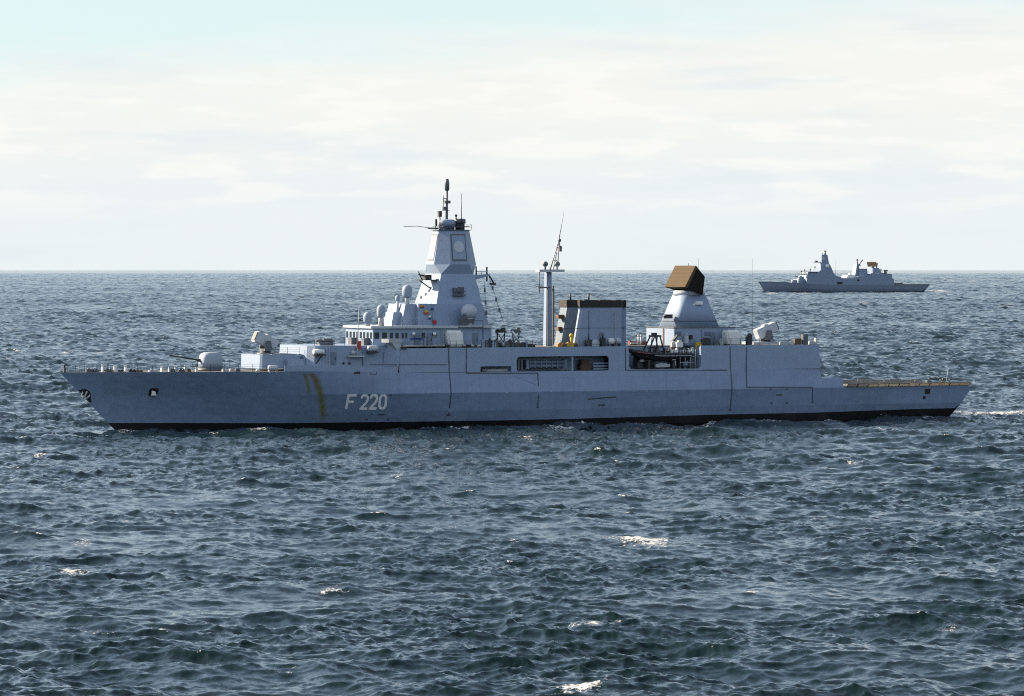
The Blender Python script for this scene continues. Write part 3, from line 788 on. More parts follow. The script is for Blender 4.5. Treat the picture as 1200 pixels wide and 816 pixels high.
# --- raised launcher house, breakwater and missile launcher on it
vls, VL = pxbox('launcher_house', 305, 352, 415.8, 432.0, -4.2, 8.4, 'grey', front_slope=.05, chamfer=.25)
m_ = MB()
for i in range(4):
    for j in range(2): x = lerp(VL[0]+1.2, VL[1]-.8, i/3); y = -2.0+4.0*j; m_.box(x-.55, x+.55, y-1.6, y+1.6, VL[3]+.002, VL[3]+.07)
m_.build('launch_hatch', 'mid', vls)
pxbox('deck_locker', 337, 364, 421, 432, -5.2, 1.2, 'grey', vls)
def ram(px, py, y, elev, facing, name, size=(3.5, 1.6, 1.6)):
    """boxy missile launcher on a yoke; facing -1 looks to the bow, +1 to the stern"""
    x, z = F1.S(px, py, y)
    root = MB(); root.lathe((x, y, z), [(1.25, 0), (1.25, .22), (.8, .26), (.75, .62)], 22); root.box(x-.55, x+.55, y-1.25, y+1.25, z+.55, z+.85); root = root.build(name, 'mid', ship)
    for s in (-1, 1):
        m = MB(); m.loft([[(x-.5, y+s*1.0, z+.8), (x+.6, y+s*1.0, z+.8), (x+.6, y+s*1.2, z+.8), (x-.5, y+s*1.2, z+.8)], [(x-.3, y+s*1.0, z+2.0), (x+.4, y+s*1.0, z+2.0), (x+.4, y+s*1.2, z+2.0), (x-.3, y+s*1.2, z+2.0)]]); m.build('yoke_arm', 'mid', root)
    L_, W, H = size
    mat = Matrix.Translation((x, y, z+1.95)) @ Matrix.Rotation(elev, 4, 'Y')
    m = MB()
    m.loft([[(-L_*.5, -W/2, -H*.5), (-L_*.5, W/2, -H*.5), (-L_*.5, W/2, H*.5), (-L_*.5, -W/2, H*.5)], [(L_*.5, -W*.46, -H*.42), (L_*.5, W*.46, -H*.42), (L_*.5, W*.46, H*.46), (L_*.5, -W*.46, H*.46)]])
    box = m.build('launcher_box', 'dome', root, bevel=.08, matrix=mat)
    m = MB(); e = -L_*.5 if facing < 0 else L_*.5
    o_ = -.05 if facing < 0 else .05
    m.box(e+o_-.05, e+o_+.02, -W*.42, W*.42, -H*.38, H*.40)
    for i in range(5):
        for j in range(4): m.box(e+o_*1.6-.05, e+o_*1.6+.05, -W*.42+W*.84*i/5+.03, -W*.42+W*.84*(i+1)/5-.03, -H*.38+H*.78*j/4+.03, -H*.38+H*.78*(j+1)/4-.03)
    m.build('cell_caps', 'mid', box, matrix=mat)
    m = MB(); m.box(-.3, .5, -W*.3, W*.3, H*.5, H*.5+.12); m.box(-.1, .3, -W*.2, W*.2, H*.5+.1, H*.5+.2); m.build('sensor_head', 'pale', box, matrix=mat)
    return root
ram(311, 415.6, 0, R(24), -1, 'missile_launcher')
ram(897.5, 402.5, 0, R(-22), 1, 'missile_launcher')
pxbox('launcher_plinth', 883, 913, 401.0, 407.4, -2.4, 4.8, 'pale')

# gear on the forward deckhouse
m_ = MB(); x, z = F1.S(377, 406, -4); m_.box(x-.5, x+1.6, -4.6, -3.4, z, z+.55); m_.tube((x-.9, -4, z+.8), (x+1.8, -4, z+.75), .2, 10); m_.box(x+.2, x+1.5, -4.4, -3.6, z+.7, z+1.1); m_.build('machine_gun', 'mid', ship)
m_ = MB(); xa, z = F1.S(367, 412.5, -7.1); xb, _ = F1.S(379, 412.5, -7.1); m_.tube((xa, -7.2, z), (xb, -7.2, z), .36, 14); m_.build('raft_canister', 'white', ship)
m_ = MB(); m_.box(xa-.1, xb+.2, -7.6, -6.75, z-.55, z-.38); m_.tube((xb-.2, -7.2, z-.5), (xb-1.0, -6.75, z-1.7), .07, 6); m_.build('raft_cradle', 'dark', ship)
m_ = MB(); xa, z = F1.S(430.5, 408.8, -7.3); xb, _ = F1.S(443, 408.8, -7.3); m_.lathe((xa, -7.3, z), [(.1, 0), (.42, .12), (.46, .4), (.46, xb-xa-.4), (.42, xb-xa-.1), (.1, xb-xa)], 16, 'X'); m_.build('raft_canister', 'pale', ship)
m_ = MB(); m_.box(xa, xb, -7.6, -6.75, z-.62, z-.48); m_.build('raft_cradle', 'dark', ship)
m_ = MB(); x, z = F1.S(417, 413.5, -7.1); m_.ball((x-.4, -7.1, z), .34, n=12); m_.box(x-1.2, x+1.2, -7.4, -6.75, z-.62, z-.4); m_.tube((x+.1, -7.1, z-.4), (x+.45, -7.1, z+1.0), .13, 8); m_.build('searchlight', 'pale', ship)
m_ = MB(); x, z = F1.S(418.5, 404, -7.1); m_.tube((x, -7.1, z-.6), F1.S(421, 357.5, -7.1)[:1] + (-7.1, F1.S(421, 357.5, -7.1)[1]), .10, 6, .03); m_.build('whip_antenna', 'pale', ship)
m_ = MB(); x, z = F1.S(419.8, 405.5, -7.1); m_.box(x-.1, x+.35, -7.3, -6.9, z-.5, z+.7); m_.build('antenna_base', 'red', ship)

# ------------------------------------------------------------------ bridge
def bridge():
    z0, z1 = ZD, 14.35
    xf = F1.X(437, -5.3); xc = F1.X(455, -6.75); xa = F1.X(576, -6.75)
    def ring(o, z, ov=0.0):
        return [(xf-ov, -5.3-ov*.4, z), (xc-ov*.5, -6.75-ov, z), (xa, -6.75-ov, z), (xa, 6.75+ov, z), (xc-ov*.5, 6.75+ov, z), (xf-ov, 5.3+ov*.4, z)]
    m = MB(); m.loft([ring(0, z0), ring(0, z1)]); br = m.build('bridge', 'grey', ship)
    m = MB(); m.loft([ring(0, z1+.002, .35), ring(0, z1+.30, .35)]); m.loft([ring(0, z1+.3, .2), ring(0, z1+.34, .2)]); m.build('bridge_roof', 'pale', br)
    zw0, zw1 = z0+.95, z0+1.85
    def win(p, q, a, b):                          # a window between fractions a and b of the edge p-q
        d = Vector((q[0]-p[0], q[1]-p[1])); n = Vector((d.y, -d.x)).normalized()
        if n.x > 0 and abs(n.y) < .1: n = -n
        A = Vector(p)+d*a; B = Vector(p)+d*b
        m = MB(); r0 = [(A.x+n.x*.03, A.y+n.y*.03), (B.x+n.x*.03, B.y+n.y*.03), (B.x-n.x*.05, B.y-n.y*.05), (A.x-n.x*.05, A.y-n.y*.05)]
        m.prism(r0, zw0, zw1); w = m.build('window', 'glass', br)
        return w
    F0, F1_ = (xf, 5.3), (xf, -5.3)
    for k in range(8): win(F0, F1_, (k+.2)/8, (k+.78)/8)
    C0, C1 = (xf, -5.3), (xc, -6.75)
    for k in range(2): win(C0, C1, (k+.2)/2, (k+.82)/2)
    S0 = (xc, -6.75)
    for p0, p1 in ((457, 460.5), (463.5, 467), (471, 473), (475, 477), (494, 498)):
        a, b = F1.X(p0, -6.75), F1.X(p1, -6.75); m = MB(); m.box(a, b, -6.79, -6.7, zw0+.05, zw1-.05); m.build('window', 'glass', br)
    for px in (484.5, 509):
        x, z = F1.S(px, 391.5, -6.9); m = MB(); m.ball((x, -7.0, z), .28, n=12); m.tube((x, -7.0, z), (x, -6.7, z-.5), .1, 6); m.build('floodlight', 'white', br)
    m = MB(); a, z = F1.S(481, 397.3, -6.78); b, _ = F1.S(495, 397.3, -6.78); m.box(a, b, -6.82, -6.74, z-.14, z+.14); m.build('name_board', 'blue', br)
    for px in (486, 496.5, 500.5):
        x, z = F1.S(px, 403, -6.78); m = MB(); m.box(x-.06, x+.06, -6.84, -6.74, z0+.02, z0+1.3); m.build('vertical_pipe', 'mid', br)
    for px in (507.5, 510.5):
        x, z = F1.S(px, 392, -6.78); m = MB(); m.box(x-.15, x+.15, -6.84, -6.74, z-.25, z+.25); m.build('vent_grille', 'dark', br)
    # wings that stand out over the side, with a raked bracket
    for s in (-1, 1):
        xw0, xw1 = F1.X(449, -7.4), F1.X(469, -7.4)
        m = MB(); m.loft([[(xw0, s*6.76, z0+.42), (xw1, s*6.76, z0+.42), (xw1, s*8.15, z0+.42), (xw0+.6, s*8.15, z0+.42)], [(xw0, s*6.76, z0+.95), (xw1, s*6.76, z0+.95), (xw1, s*8.2, z0+.95), (xw0+.5, s*8.2, z0+.95)]]); wing = m.build('bridge_wing', 'pale', br)
        m = MB(); xq = F1.X(470, -8.0); m.loft([[(xw1-1.6, s*6.8, z0-.9), (xw1-.2, s*6.8, z0-1.6), (xw1-.0, s*8.0, z0-1.6), (xw1-.5, s*8.0, z0-.9)], [(xw0+.7, s*6.8, z0+.41), (xw1-.2, s*6.8, z0+.41), (xw1-.2, s*8.1, z0+.41), (xw0+1.0, s*8.1, z0+.41)]]); m.build('wing_bracket', 'pale', wing)
    m = MB(); x0_, z_ = F1.S(470, 407.6, -8.3); x1_, _ = F1.S(477, 407.6, -8.3); m.box(x0_, x1_, -8.35, -7.9, z_-.18, z_+.14); m.build('navigation_light_box', 'dark', br)
    for y in (-3.5, 1.5):
        m = MB(); m.box(xf-.9, xf-.02, y-.7, y+.7, z0, z0+1.0); m.build('ventilator_box', 'mid', br)
    return z1 + .34
ZR = bridge()

# ------------------------------------------------------------------ main mast
def octa(cx, hx, hy, c, z): return [(cx-hx+c, -hy, z), (cx+hx-c, -hy, z), (cx+hx, -hy+c, z), (cx+hx, hy-c, z), (cx+hx-c, hy, z), (cx-hx+c, hy, z), (cx-hx, hy-c, z), (cx-hx, -hy+c, z)]
m_ = MB(); xb0, xb1 = F1.X(490, -4.6), F1.X(573, -4.6); zb0 = ZR; zb1 = F1.Z(530, 356, -4.6)
m_.loft([[(xb0, -4.6, zb0), (xb1, -4.6, zb0), (xb1, 4.6, zb0), (xb0, 4.6, zb0)], [(xb0+.1, -4.45, zb1), (xb1-1.0, -4.45, zb1), (xb1-1.0, 4.45, zb1), (xb0+.1, 4.45, zb1)]])
mast_base = m_.build('mast_base', 'grey', ship)
MX = F1.X(527.5, 0)
def mast():
    z310, z321, z271 = F1.Z(527, 310, 0), F1.Z(527, 321, -2), F1.Z(527, 270.5, 0)
    lx0, lx1 = F1.X(511.5, -4.1), F1.X(564.5, -4.1); ux0, ux1 = F1.X(517, -3.0), F1.X(555, -3.0)
    m = MB(); 
    low = [(lx0, -4.1, zb1-.02), (lx1, -4.1, zb1-.02), (lx1, 4.1, zb1-.02), (lx0, 4.1, zb1-.02)]
    midr = [(lerp(lx0, ux0, .5), -3.52, lerp(zb1, z321, .5)), (lerp(lx1, ux1, .5)+.18, -3.52, lerp(zb1, z321, .5)), (lerp(lx1, ux1, .5)+.18, 3.52, lerp(zb1, z321, .5)), (lerp(lx0, ux0, .5), 3.52, lerp(zb1, z321, .5))]
    top = [(ux0, -2.95, z321), (ux1, -2.95, z321), (ux1, 2.95, z321), (ux0, 2.95, z321)]
    m.loft([low, midr, top]); tower = m.build('main_mast', 'grey', ship)
    cx = MX + .15
    m = MB(); e = .05
    r0 = [(ux0, -2.95+e, z321), (ux0+e, -2.95, z321), (ux1-e, -2.95, z321), (ux1, -2.95+e, z321), (ux1, 2.95-e, z321), (ux1-e, 2.95, z321), (ux0+e, 2.95, z321), (ux0, 2.95-e, z321)]
    def oc(hx, hy, c, z):
        q = octa(cx, hx, hy, c, z); return [q[7], q[0], q[1], q[2], q[3], q[4], q[5], q[6]]
    m.loft([r0, oc(3.35, 3.3, 1.8, z310), oc(2.42, 2.35, 1.2, z271)]); head = m.build('radar_head', 'grey', tower)
    m = MB(); q0, q1 = oc(2.42, 2.35, 1.2, z271), oc(2.6, 2.5, 1.3, z271)
    m.loft([[(x, y, z+.002) for x, y, z in q1], [(x, y, z+.12) for x, y, z in q1]]); m.build('top_platform', 'mid', tower)
    # flat radar faces, set square in a frame on each main side
    def face(side):
        m_f, m_a = MB(), MB()
        for k, mm, half_w, off in ((0, m_f, 1.16, .05), (1, m_a, 1.02, .075)):
            pts0, pts1 = [], []
            for u, v in ((-1, -1), (1, -1), (1, 1), (-1, 1)):
                t = (.50 + .40*v*(1 if k == 0 else .88))        # up the face
                z = lerp(z310, z271, t); hx, hy = lerp(3.35, 2.42, t), lerp(3.3, 2.35, t)
                if side == 'port': a = (cx + u*half_w, -hy, z); n = Vector((0, -1, .19))
                else: a = (cx - hx, u*half_w, z); n = Vector((-1, 0, .19))
                n.normalize(); pts0.append(Vector(a) - n*.03); pts1.append(Vector(a) + n*off)
            mm.loft([pts0, pts1])
        fr = m_f.build('array_frame', 'mid', head); return m_a.build('array_face', 'grey', fr)
    for side in ('port', 'bow'):
        af = face(side)
    t = .5; z = lerp(z310, z271, t); hy = lerp(3.3, 2.35, t)
    m = MB(); m.lathe((0, 0, 0), [(.85, 0), (.85, .03)], 24)
    m.build('array_disc', 'dome', af.parent, matrix=Matrix.Translation((cx, -hy-.085, z+.1)) @ Matrix.Rotation(R(90-10.8), 4, 'X'))
    # topmost drums and pole
    zt = z271 + .12
    m = MB(); m.lathe((cx-.75, -.2, zt), [(1.15, 0), (1.15, .55), (1.3, .6), (1.3, 1.35), (1.0, 1.5), (.3, 1.55)], 22); m.build('sensor_drum', 'grey', tower)
    m = MB(); m.lathe((cx+1.2, -.5, zt), [(.7, 0), (.7, .9), (.85, .95), (.85, 1.55), (.5, 1.65)], 18); m.build('sensor_drum', 'mid', tower)
    m = MB(); m.box(cx-2.1, cx+2.1, -2.0, 2.0, zt+.45, zt+.56); m.build('ring_platform', 'mid', tower)
    px_ = F1.X(523.5, 0); m = MB(); zp = F1.Z(524, 224, 0); m.tube((px_, 0, zt+1.4), (px_+.05, 0, zp), .2, 10, .15); pole = m.build('mast_pole', 'mid', tower)
    m = MB(); m.lathe((px_+.05, 0, zp), [(.18, 0), (.34, .15), (.36, 1.2), (.3, 1.35), (.25, 1.75), (.08, 1.8)], 14); m.build('pole_antenna', 'mid', pole)
    z_ = F1.Z(524, 237, 0); m = MB(); m.box(px_-.3, px_+.5, -.3, .3, z_-.2, z_+.22); m.tube((px_-.5, 0, z_+1.0), (px_-.5, 0, z_-.0), .06); m.box(px_-.6, px_, -.06, .06, z_+.42, z_+.55); m.build('pole_lamp', 'mid', pole)
    z_ = F1.Z(524, 244.5, 0); m = MB(); m.box(px_-.62, px_-.1, -.2, .2, z_-.2, z_+.25); m.box(px_-.7, px_+.4, -.07, .07, z_-.32, z_-.22); m.tube((px_-.55, 0, z_), (px_-.55, 0, z_+1.1), .06); m.build('pole_bracket', 'mid', pole)
    x_, z_ = F1.S(515.5, 253.5, -1.2); m = MB(); m.box(x_-.25, x_+.2, -1.5, -.9, z_-.1, z_+.75); m.tube((x_, -1.2, zt), (x_, -1.2, z_), .1); m.build('signal_lamp', 'dark', tower)
    x_, z_ = F1.S(534.5, 256, -1); m = MB(); m.tube((x_, -1, zt+1.4), (x_, -1, z_+.3), .1); m.ball((x_, -1, z_+.4), .2, n=10); m.build('wind_sensor', 'mid', tower)
    x_, z_ = F1.S(540.7, 227, -1.5); m = MB(); m.tube((x_, -1.5, zt+.5), (x_, -1.5, z_), .075, 6, .03); m.build('whip_antenna', 'dark', tower)
    x_, z_ = F1.S(505, 267.5, -.5); x2, z2 = F1.S(473, 265.5, -.5); m = MB(); m.tube((x_+1.2, -.5, z_-.05), (x_-.5, -.5, z_), .12, 8); m.path([(x_, -.5, z_), ((x_+x2)/2, -.5, z2+.05), (x2, -.5, z2)], .045); m.build('whip_antenna', 'mid', tower)
    m = MB(); x_, z_ = F1.S(510.5, 261, -1.8); m.box(x_-.06, x_+.22, -1.9, -1.7, z_-.5, z_+.5); m.tube((x_, -1.8, zt), (x_, -1.8, z_), .06); m.build('horn', 'dark', tower)
    # balcony on the fore side, dark gear on the port face, yard aft
    zf = F1.Z(500, 328, -2); xf = F1.X(512, -2.8)
    m = MB(); m.box(xf-2.1, xf+.6, -2.2, .4, zf-.1, zf+.02); m.box(xf-1.4, xf-.4, -1.8, -.6, zf+.02, zf+.75); m.tube((xf-2.0, -2.0, zf), (xf-2.6, -2.0, zf+1.2), .09); m.tube((xf-1.0, -1.4, zf+.5), (xf-2.4, -1.4, zf+.75), .1)
    m.tube((xf-2.0, -1, zf-.1), (xf-.2, -1, zf-1.3), .1); m.build('fore_balcony', 'dark', tower)
    xg, zg = F1.S(536, 341, -3.5); m = MB(); m.box(xg-1.0, xg+1.0, -4.4, -3.3, zg-.7, zg-.55); m.box(xg-.8, xg-.1, -4.2, -3.3, zg-.55, zg+.45); m.box(xg+.1, xg+.85, -4.0, -3.3, zg-.45, zg+.55); m.ball((xg-.1, -4.1, zg+.1), .35, n=12); m.tube((xg-1, -4.4, zg-.1), (xg+1, -4.4, zg-.1), .04); m.build('sensor_bracket', 'mid', tower)
    x0_, z0_ = F1.S(549, 326, -2.3); x1_, z1_ = F1.S(573, 322.5, -2.3)
    m = MB(); m.loft([[(x0_, -3.0, z0_-.45), (x0_, -1.2, z0_-.45), (x0_, -1.2, z0_+.3), (x0_, -3.0, z0_+.3)], [(x1_, -2.6, z1_-.12), (x1_, -1.6, z1_-.12), (x1_, -1.6, z1_+.15), (x1_, -2.6, z1_+.15)]]); yard = m.build('signal_yard', 'grey', tower)
    m = MB(); xt = F1.X(570.5, -2.3); m.tube((xt, -2.3, z1_-.9), (xt, -2.3, z1_+1.2), .13, 8); m.build('yard_post', 'dark', yard)
    m = MB(); xt = F1.X(558, -2.3); m.tube((xt, -2.3, z0_+.2), (xt, -2.3, z0_+1.7), .12, 8); m.build('yard_post', 'dark', yard)
    m = MB(); xt = F1.X(564.5, -2.3); m.tube((xt, -2.3, z0_+.2), (xt, -2.3, z0_+.9), .06, 6); m.box(xt-.8, xt+.8, -2.5, -2.1, z0_+.9, z0_+1.0); m.build('navigation_radar', 'pale', yard)
    xs_, zs_ = F1.S(577, 333, -2.3); m = MB(); m.tube((x1_, -2.3, z1_), (xs_+.3, -2.3, zs_), .12); m.box(xs_-.4, xs_+.5, -2.5, -2.1, zs_-.15, zs_+.15); m.build('yard_bracket', 'dark', yard)
    # halyards
    for (a, b) in (((573, 324), (590, 378)), ((567, 326), (571, 382))):
        p = F1.S(*a, -2.3); q = F1.S(*b, -5.5); m = MB(); m.tube((p[0], -2.3, p[1]), (q[0], -5.5, q[1]), .035, 5)
        for t in (.25, .5, .72): c = [lerp(u, v, t) for u, v in zip((p[0], -2.3, p[1]), (q[0], -5.5, q[1]))]; m.box(c[0]-.12, c[0]+.12, c[1]-.1, c[1]+.1, c[2]-.35, c[2]+.25)
        m.build('halyard', 'mid', yard)
    # bolts, rungs and lockers on the lit fore face
    for px, py in ((503, 341), (499, 345), (505, 338), (493, 349)):
        x, z = F1.S(px, py, 0); t = (z-zb1)/(z321-zb1); xface = lerp(lx0, ux0, t); yv = (xface - F1.X(px, 0))*2.2
        m = MB(); m.box(xface-.12, xface+.2, yv-.15, yv+.2, z-.2, z+.2); m.build('face_fitting', 'mid', tower)
    return tower
tower = mast()

# --- platforms and domes about the mast
fd, FD = pxbox('director_house', 470, 489, 356.5, 382.5, -3.6, 6.4, 'grey', front_slope=.22)
pxbox('step_block', 459, 472, 366, 382.5, -2.6, 4.6, 'grey', front_slope=.15)
def dome(px, py, r_px, y, z_base, name='radome', mat='domegrey', tall=1.0, parent=ship, ped=.35):
    x, z = F1.S(px, py, y); r = r_px*.1245
    root = MB(); root.tube((x, y, z_base), (x, y, z - r*.7), ped, 12, ped*.75); root.lathe((x, y, z - r*tall*.86), [(r*.55, -.12), (r*.72, 0), (r*.72, .1)], 18)
    root = root.build(name, 'pale', parent)
    m = MB()
    if tall > 1.05:
        m.sm = True; m.lathe((x, y, z), [(r*.8, -r*tall), (r*.97, -r*tall*.7), (r, -r*.2), (r, r*(tall-1)*1.0), (r*.88, r*tall*.62), (r*.6, r*tall*.86), (r*.15, r*tall)], 20)
    else: m.ball((x, y, z), r, n=22)
    m.build('dome_shell', mat, root)
    return root
dome(431, 372, 5.2, -3.5, ZR, tall=1.25); dome(446.7, 364.5, 5.2, -3.6, ZR, tall=1.4, ped=.45)
dome(477.3, 341, 6.0, -1.5, FD[3], tall=1.2); dome(466, 349.5, 2.8, -1.5, F1.Z(466, 366, -1.5), tall=1.2, ped=.22)
# big ball on a bracket platform at the port side of the mast
xp, zp = F1.S(549, 383, -6.2); m_ = MB(); m_.box(xp-2.0, xp+2.0, -7.2, -4.4, zp-.12, zp); m_.path([(xp-1.9, -7.1, zp), (xp-1.9, -7.1, zp+.9)], .05); m_.path([(xp+1.9, -7.1, zp), (xp+1.9, -7.1, zp+.9)], .05); m_.path([(xp-1.9, -7.1, zp+.9), (xp+1.9, -7.1, zp+.9)], .04)
m_.tube((xp, -6.2, ZT), (xp, -6.2, zp), .45, 14); m_.box(xp-1.4, xp-1.0, -6.4, -6.0, ZT, zp); m_.box(xp+1.0, xp+1.3, -6.4, -6.0, ZT, zp); m_.build('dome_platform', 'mid', ship)
dome(549.5, 365.5, 9.6, -6.2, zp, ped=.8, mat='dome')
m_ = MB(); x, z = F1.S(548, 378, -6.6); m_.box(x-1.2, x+.9, -6.9, -6.0, z-.3, z+.55); m_.box(x-.8, x-.2, -7.0, -6.6, z+.5, z+1.2); m_.box(x+.5, x+1.0, -7.0, -6.6, z+.4, z+1.3); m_.build('dome_mount', 'mid', ship)

# --- rounded decoy launchers on the deck edge
def decoy(px0, px1, py0, py1, y):
    xa, xb = F1.X(px0, y), F1.X(px1, y); zt, zb = F1.Z(px0, py0, y), F1.Z(px0, py1, y)
    m = MB(); m.box(xa+.5, xb-.5, y+.3, y+1.9, ZT-.02, zb+.2); root = m.build('decoy_launcher', 'mid', ship)
    m = MB(); m.loft([[(xa+.45, y, zb), (xb, y, zb), (xb, y+2.2, zb), (xa+.45, y+2.2, zb)], [(xa, y+.05, zt), (xb-.2, y+.05, zt), (xb-.2, y+2.1, zt), (xa, y+2.1, zt)]]); m.build('launcher_shroud', 'white', root, bevel=.28, seg=3)
    m = MB(); m.lathe((0, 0, 0), [(.8, 0), (.8, .35)], 18); m.build('turntable', 'dark', root, matrix=Matrix.Translation(((xa+xb)/2, y+1.1, zb-.35)))
decoy(523.5, 544.5, 387.5, 406.2, -7.8); decoy(851.5, 870.5, 387.0, 405.5, -7.7)

# --- gear between mast and pole mast
def frame_gear(px, py0, py1, wpx, y, name, mat='dark'):
    x, zt = F1.S(px, py0, y); w = wpx*.125; zb = ZT
    m = MB()
    for s in (-1, 1): m.tube((x+s*w*.25, y, zb), (x+s*w*.42, y, zt), .10, 6)
    m.box(x-w*.5, x+w*.5, y-.4, y+.4, zt-.5, zt-.3); m.box(x-w*.4, x+w*.1, y-.5, y+.5, zt-.3, zt); m.box(x+w*.1, x+w*.35, y-.3, y+.3, zt-.35, zt+.25)
    m.tube((x-w*.4, y-.1, zb+.3), (x+w*.4, y-.1, zt-.5), .06); m.tube((x+w*.4, y-.1, zb+.3), (x-w*.4, y-.1, zt-.5), .06)
    m.box(x-w*.3, x+w*.3, y-.6, y+.6, zb-.02, zb+.6)
    return m.build(name, mat, ship)
frame_gear(587, 386, 405, 13, -5.0, 'winch_frame'); frame_gear(604.5, 386, 402, 11, -3.0, 'aerial_tuner', 'mid')
m_ = MB(); x, z = F1.S(604, 393, -4.4); m_.tube((x-.5, -4.4, z+.6), (x+.6, -4.4, z-1.0), .16, 8); m_.tube((x+1.3, -4.4, z-.2), (x+2.0, -4.4, z-1.2), .08, 6); m_.build('davit_arm', 'white', ship)
for px, h_, w_ in ((566, 1.5, .2), (570, 1.1, .25), (574, 1.3, .3), (578, 1.0, .35), (582, 1.4, .2), (594, .9, .35), (598, 1.2, .2), (613, .7, .4), (617, .9, .2), (622, .5, .6)):
    x = F1.X(px, -6.8); m_ = MB(); m_.box(x-w_, x+w_, -7.0, -6.4, ZT-.03, ZT+h_*.8); m_.tube((x, -6.7, ZT+h_*.8), (x, -6.7, ZT+h_), w_*.6, 8); m_.box(x-w_*1.15, x+w_*1.15, -7.05, -6.35, ZT+h_*.5, ZT+h_*.58)
    m_.build('deck_locker', ('mid', 'dark', 'grey')[int(px) % 3], ship)
m_ = MB(); x = F1.X(625.5, -6.4); m_.tube((x, -6.4, ZT-.02), (x, -6.4, ZT+.8), .22, 10); m_.ball((x, -6.4, ZT+.85), .3, n=12); m_.build('ventilator', 'white', ship)
m_ = MB(); x = F1.X(590.5, -6.6); m_.ball((x, -6.6, ZT+.4), .34, n=12); m_.build('ventilator', 'pale', ship)

# ------------------------------------------------------------------ pole mast amidships
def pole_mast():
    y = -1.0; xb, _ = F1.S(645, 404, y); xt, zt = F1.S(645.5, 319, y)
    m = MB(); m.loft([octa(xb, .52, .62, .1, ZT-.05), octa(xt, .4, .5, .08, zt)]); pm = m.build('pole_mast', 'grey', ship)
    x0, x1 = F1.X(630.5, y), F1.X(660, y); m = MB(); m.loft([[(x0, y-.5, zt), (x1, y-.5, zt), (x1, y+.9, zt), (x0, y+.9, zt)], [(x0, y-.5, zt+.38), (x1, y-.5, zt+.38), (x1, y+.9, zt+.38), (x0, y+.9, zt+.38)]]); m.build('crosstree', 'pale', pm)
    for px in (639, 653): 
        x, z = F1.S(px, 310.5, y); m = MB(); m.tube((x, y, zt+.37), (x, y, z), .14); m.ball((x, y, z+.1), .42, n=14); m.build('pole_radome', 'mid', pm)
    xa, za = F1.S(655, 281, y); m = MB()
    for (px, dy) in ((643, -.5), (650, .5), (652, -.4)): x, z = F1.S(px, 316, y); m.tube((x, y+dy, zt+.3), (xa, y, za), .10, 6)
    for t in (.3, .55, .75):
        p = [F1.S(lerp(643, 655, t), lerp(316, 281, t), y), F1.S(lerp(652, 655, t), lerp(316, 281, t), y)]; m.tube((p[0][0], y, p[0][1]), (p[1][0], y, p[1][1]), .06)
    m.build('tripod', 'pale', pm)
    m = MB(); m.ball((xa+.1, y, za-.1), .26, n=10); m.tube((xa+.1, y, za-.1), F1.S(656, 291, y)[:1] + (y, F1.S(656, 291, y)[1]), .05); xz, zz = F1.S(656, 291, y); m.box(xz-.05, xz+.25, y-.2, y+.2, zz-.5, zz+.35); m.build('tripod_lamp', 'mid', pm)
    xw, zw = F1.S(661, 246.5, y); m = MB(); m.tube((xa, y, za), (xw, y, zw), .085, 6, .03); m.build('whip_antenna', 'pale', pm)
    xl, zl = F1.S(632, 318, y); _, z2 = F1.S(632, 337, y); m = MB(); m.tube((xl, y, zl), (xl, y, z2-.8), .07); m.box(xl-.2, xb, y-.1, y+.1, z2-.12, z2+.1); m.build('pole_bracket', 'mid', pm)
    m = MB(); x, z = F1.S(650, 342, y); m.box(xb+.12, xb+.3, y-.72, y-.4, ZT+.3, zt-2.0); m.build('cable_trunk', 'dark', pm)
    m = MB(); m.box(xb-.62, xb-.50, y-.3, y-.1, ZT, zt-2); m.build('ladder', 'mid', pm)
pole_mast()

# ------------------------------------------------------------------ funnels
def funnel(y0, y1, name, mat):
    px0, px1 = (674, 734)
    zt, zb = F1.Z(705, 352, -5), ZT-.05; zc = zt-1.05
    xa, xb = F1.X(679.5, -5.8), F1.X(734, -5.8)
    lean = .75
    def ring(t, z, o=0): 
        l = lean*t; yy0, yy1 = y0-o+.12*t, y1+o-.12*t
        return [(xa+1.2*(1-t)*-1 - o + 0*l, yy0+.0, z), (xb-1.1+o*.3, yy0, z), (xb+o, yy0+1.0, z), (xb+o, yy1-1.0, z), (xb-1.1+o*.3, yy1, z), (xa-1.2*(1-t)-o, yy1, z)]
    # the fore wall leans: the foot stands further forward than the head
    def shape(t, z, o=0.0):
        xf = lerp(xa-.9, xa+.15, t)
        return [(xf-o, y0-o+.35, z), (xf+.35-o, y0-o, z), (xb-1.0, y0-o, z), (xb+o, y0-o+.9, z), (xb+o, y1+o-.9, z), (xb-1.0, y1+o, z), (xf+.35-o, y1+o, z), (xf-o, y1+o-.35, z)]
    m = MB(); m.loft([shape(0, zb), shape(1, zc)]); fu = m.build(name, mat, ship)
    m = MB(); m.loft([shape(1, zc+.002, .10), shape(1, zt, .16)]); m.build('funnel_cap', 'soot', fu)
    m = MB(); m.mi = 0
    for k in range(3): x = lerp(xa+1.2, xb-1.2, k/2); m.lathe((x, (y0+y1)/2, zt-.05), [(.5, 0), (.5, .09), (.42, .09), (.42, .02)], 14)
    m.build('exhaust_pipe', 'soot', fu)
    m = MB(); zh = F1.Z(705, 384.5, y0); m.loft([[(x, y, zh-.03) for x, y, z in shape(.42, 0, .03)], [(x, y, zh+.03) for x, y, z in shape(.42, 0, .03)]]); m.build('funnel_band', 'mid', fu)
    return fu, xa
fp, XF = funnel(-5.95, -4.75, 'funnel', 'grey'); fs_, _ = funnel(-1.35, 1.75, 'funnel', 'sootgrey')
for z_, w_ in ((15.8, .45), (14.0, .45)):
    m_ = MB(); m_.box(XF-1.0, XF-.1, -.4, .5, z_-.3, z_+.3); m_.build('funnel_vent', 'rust', fs_)
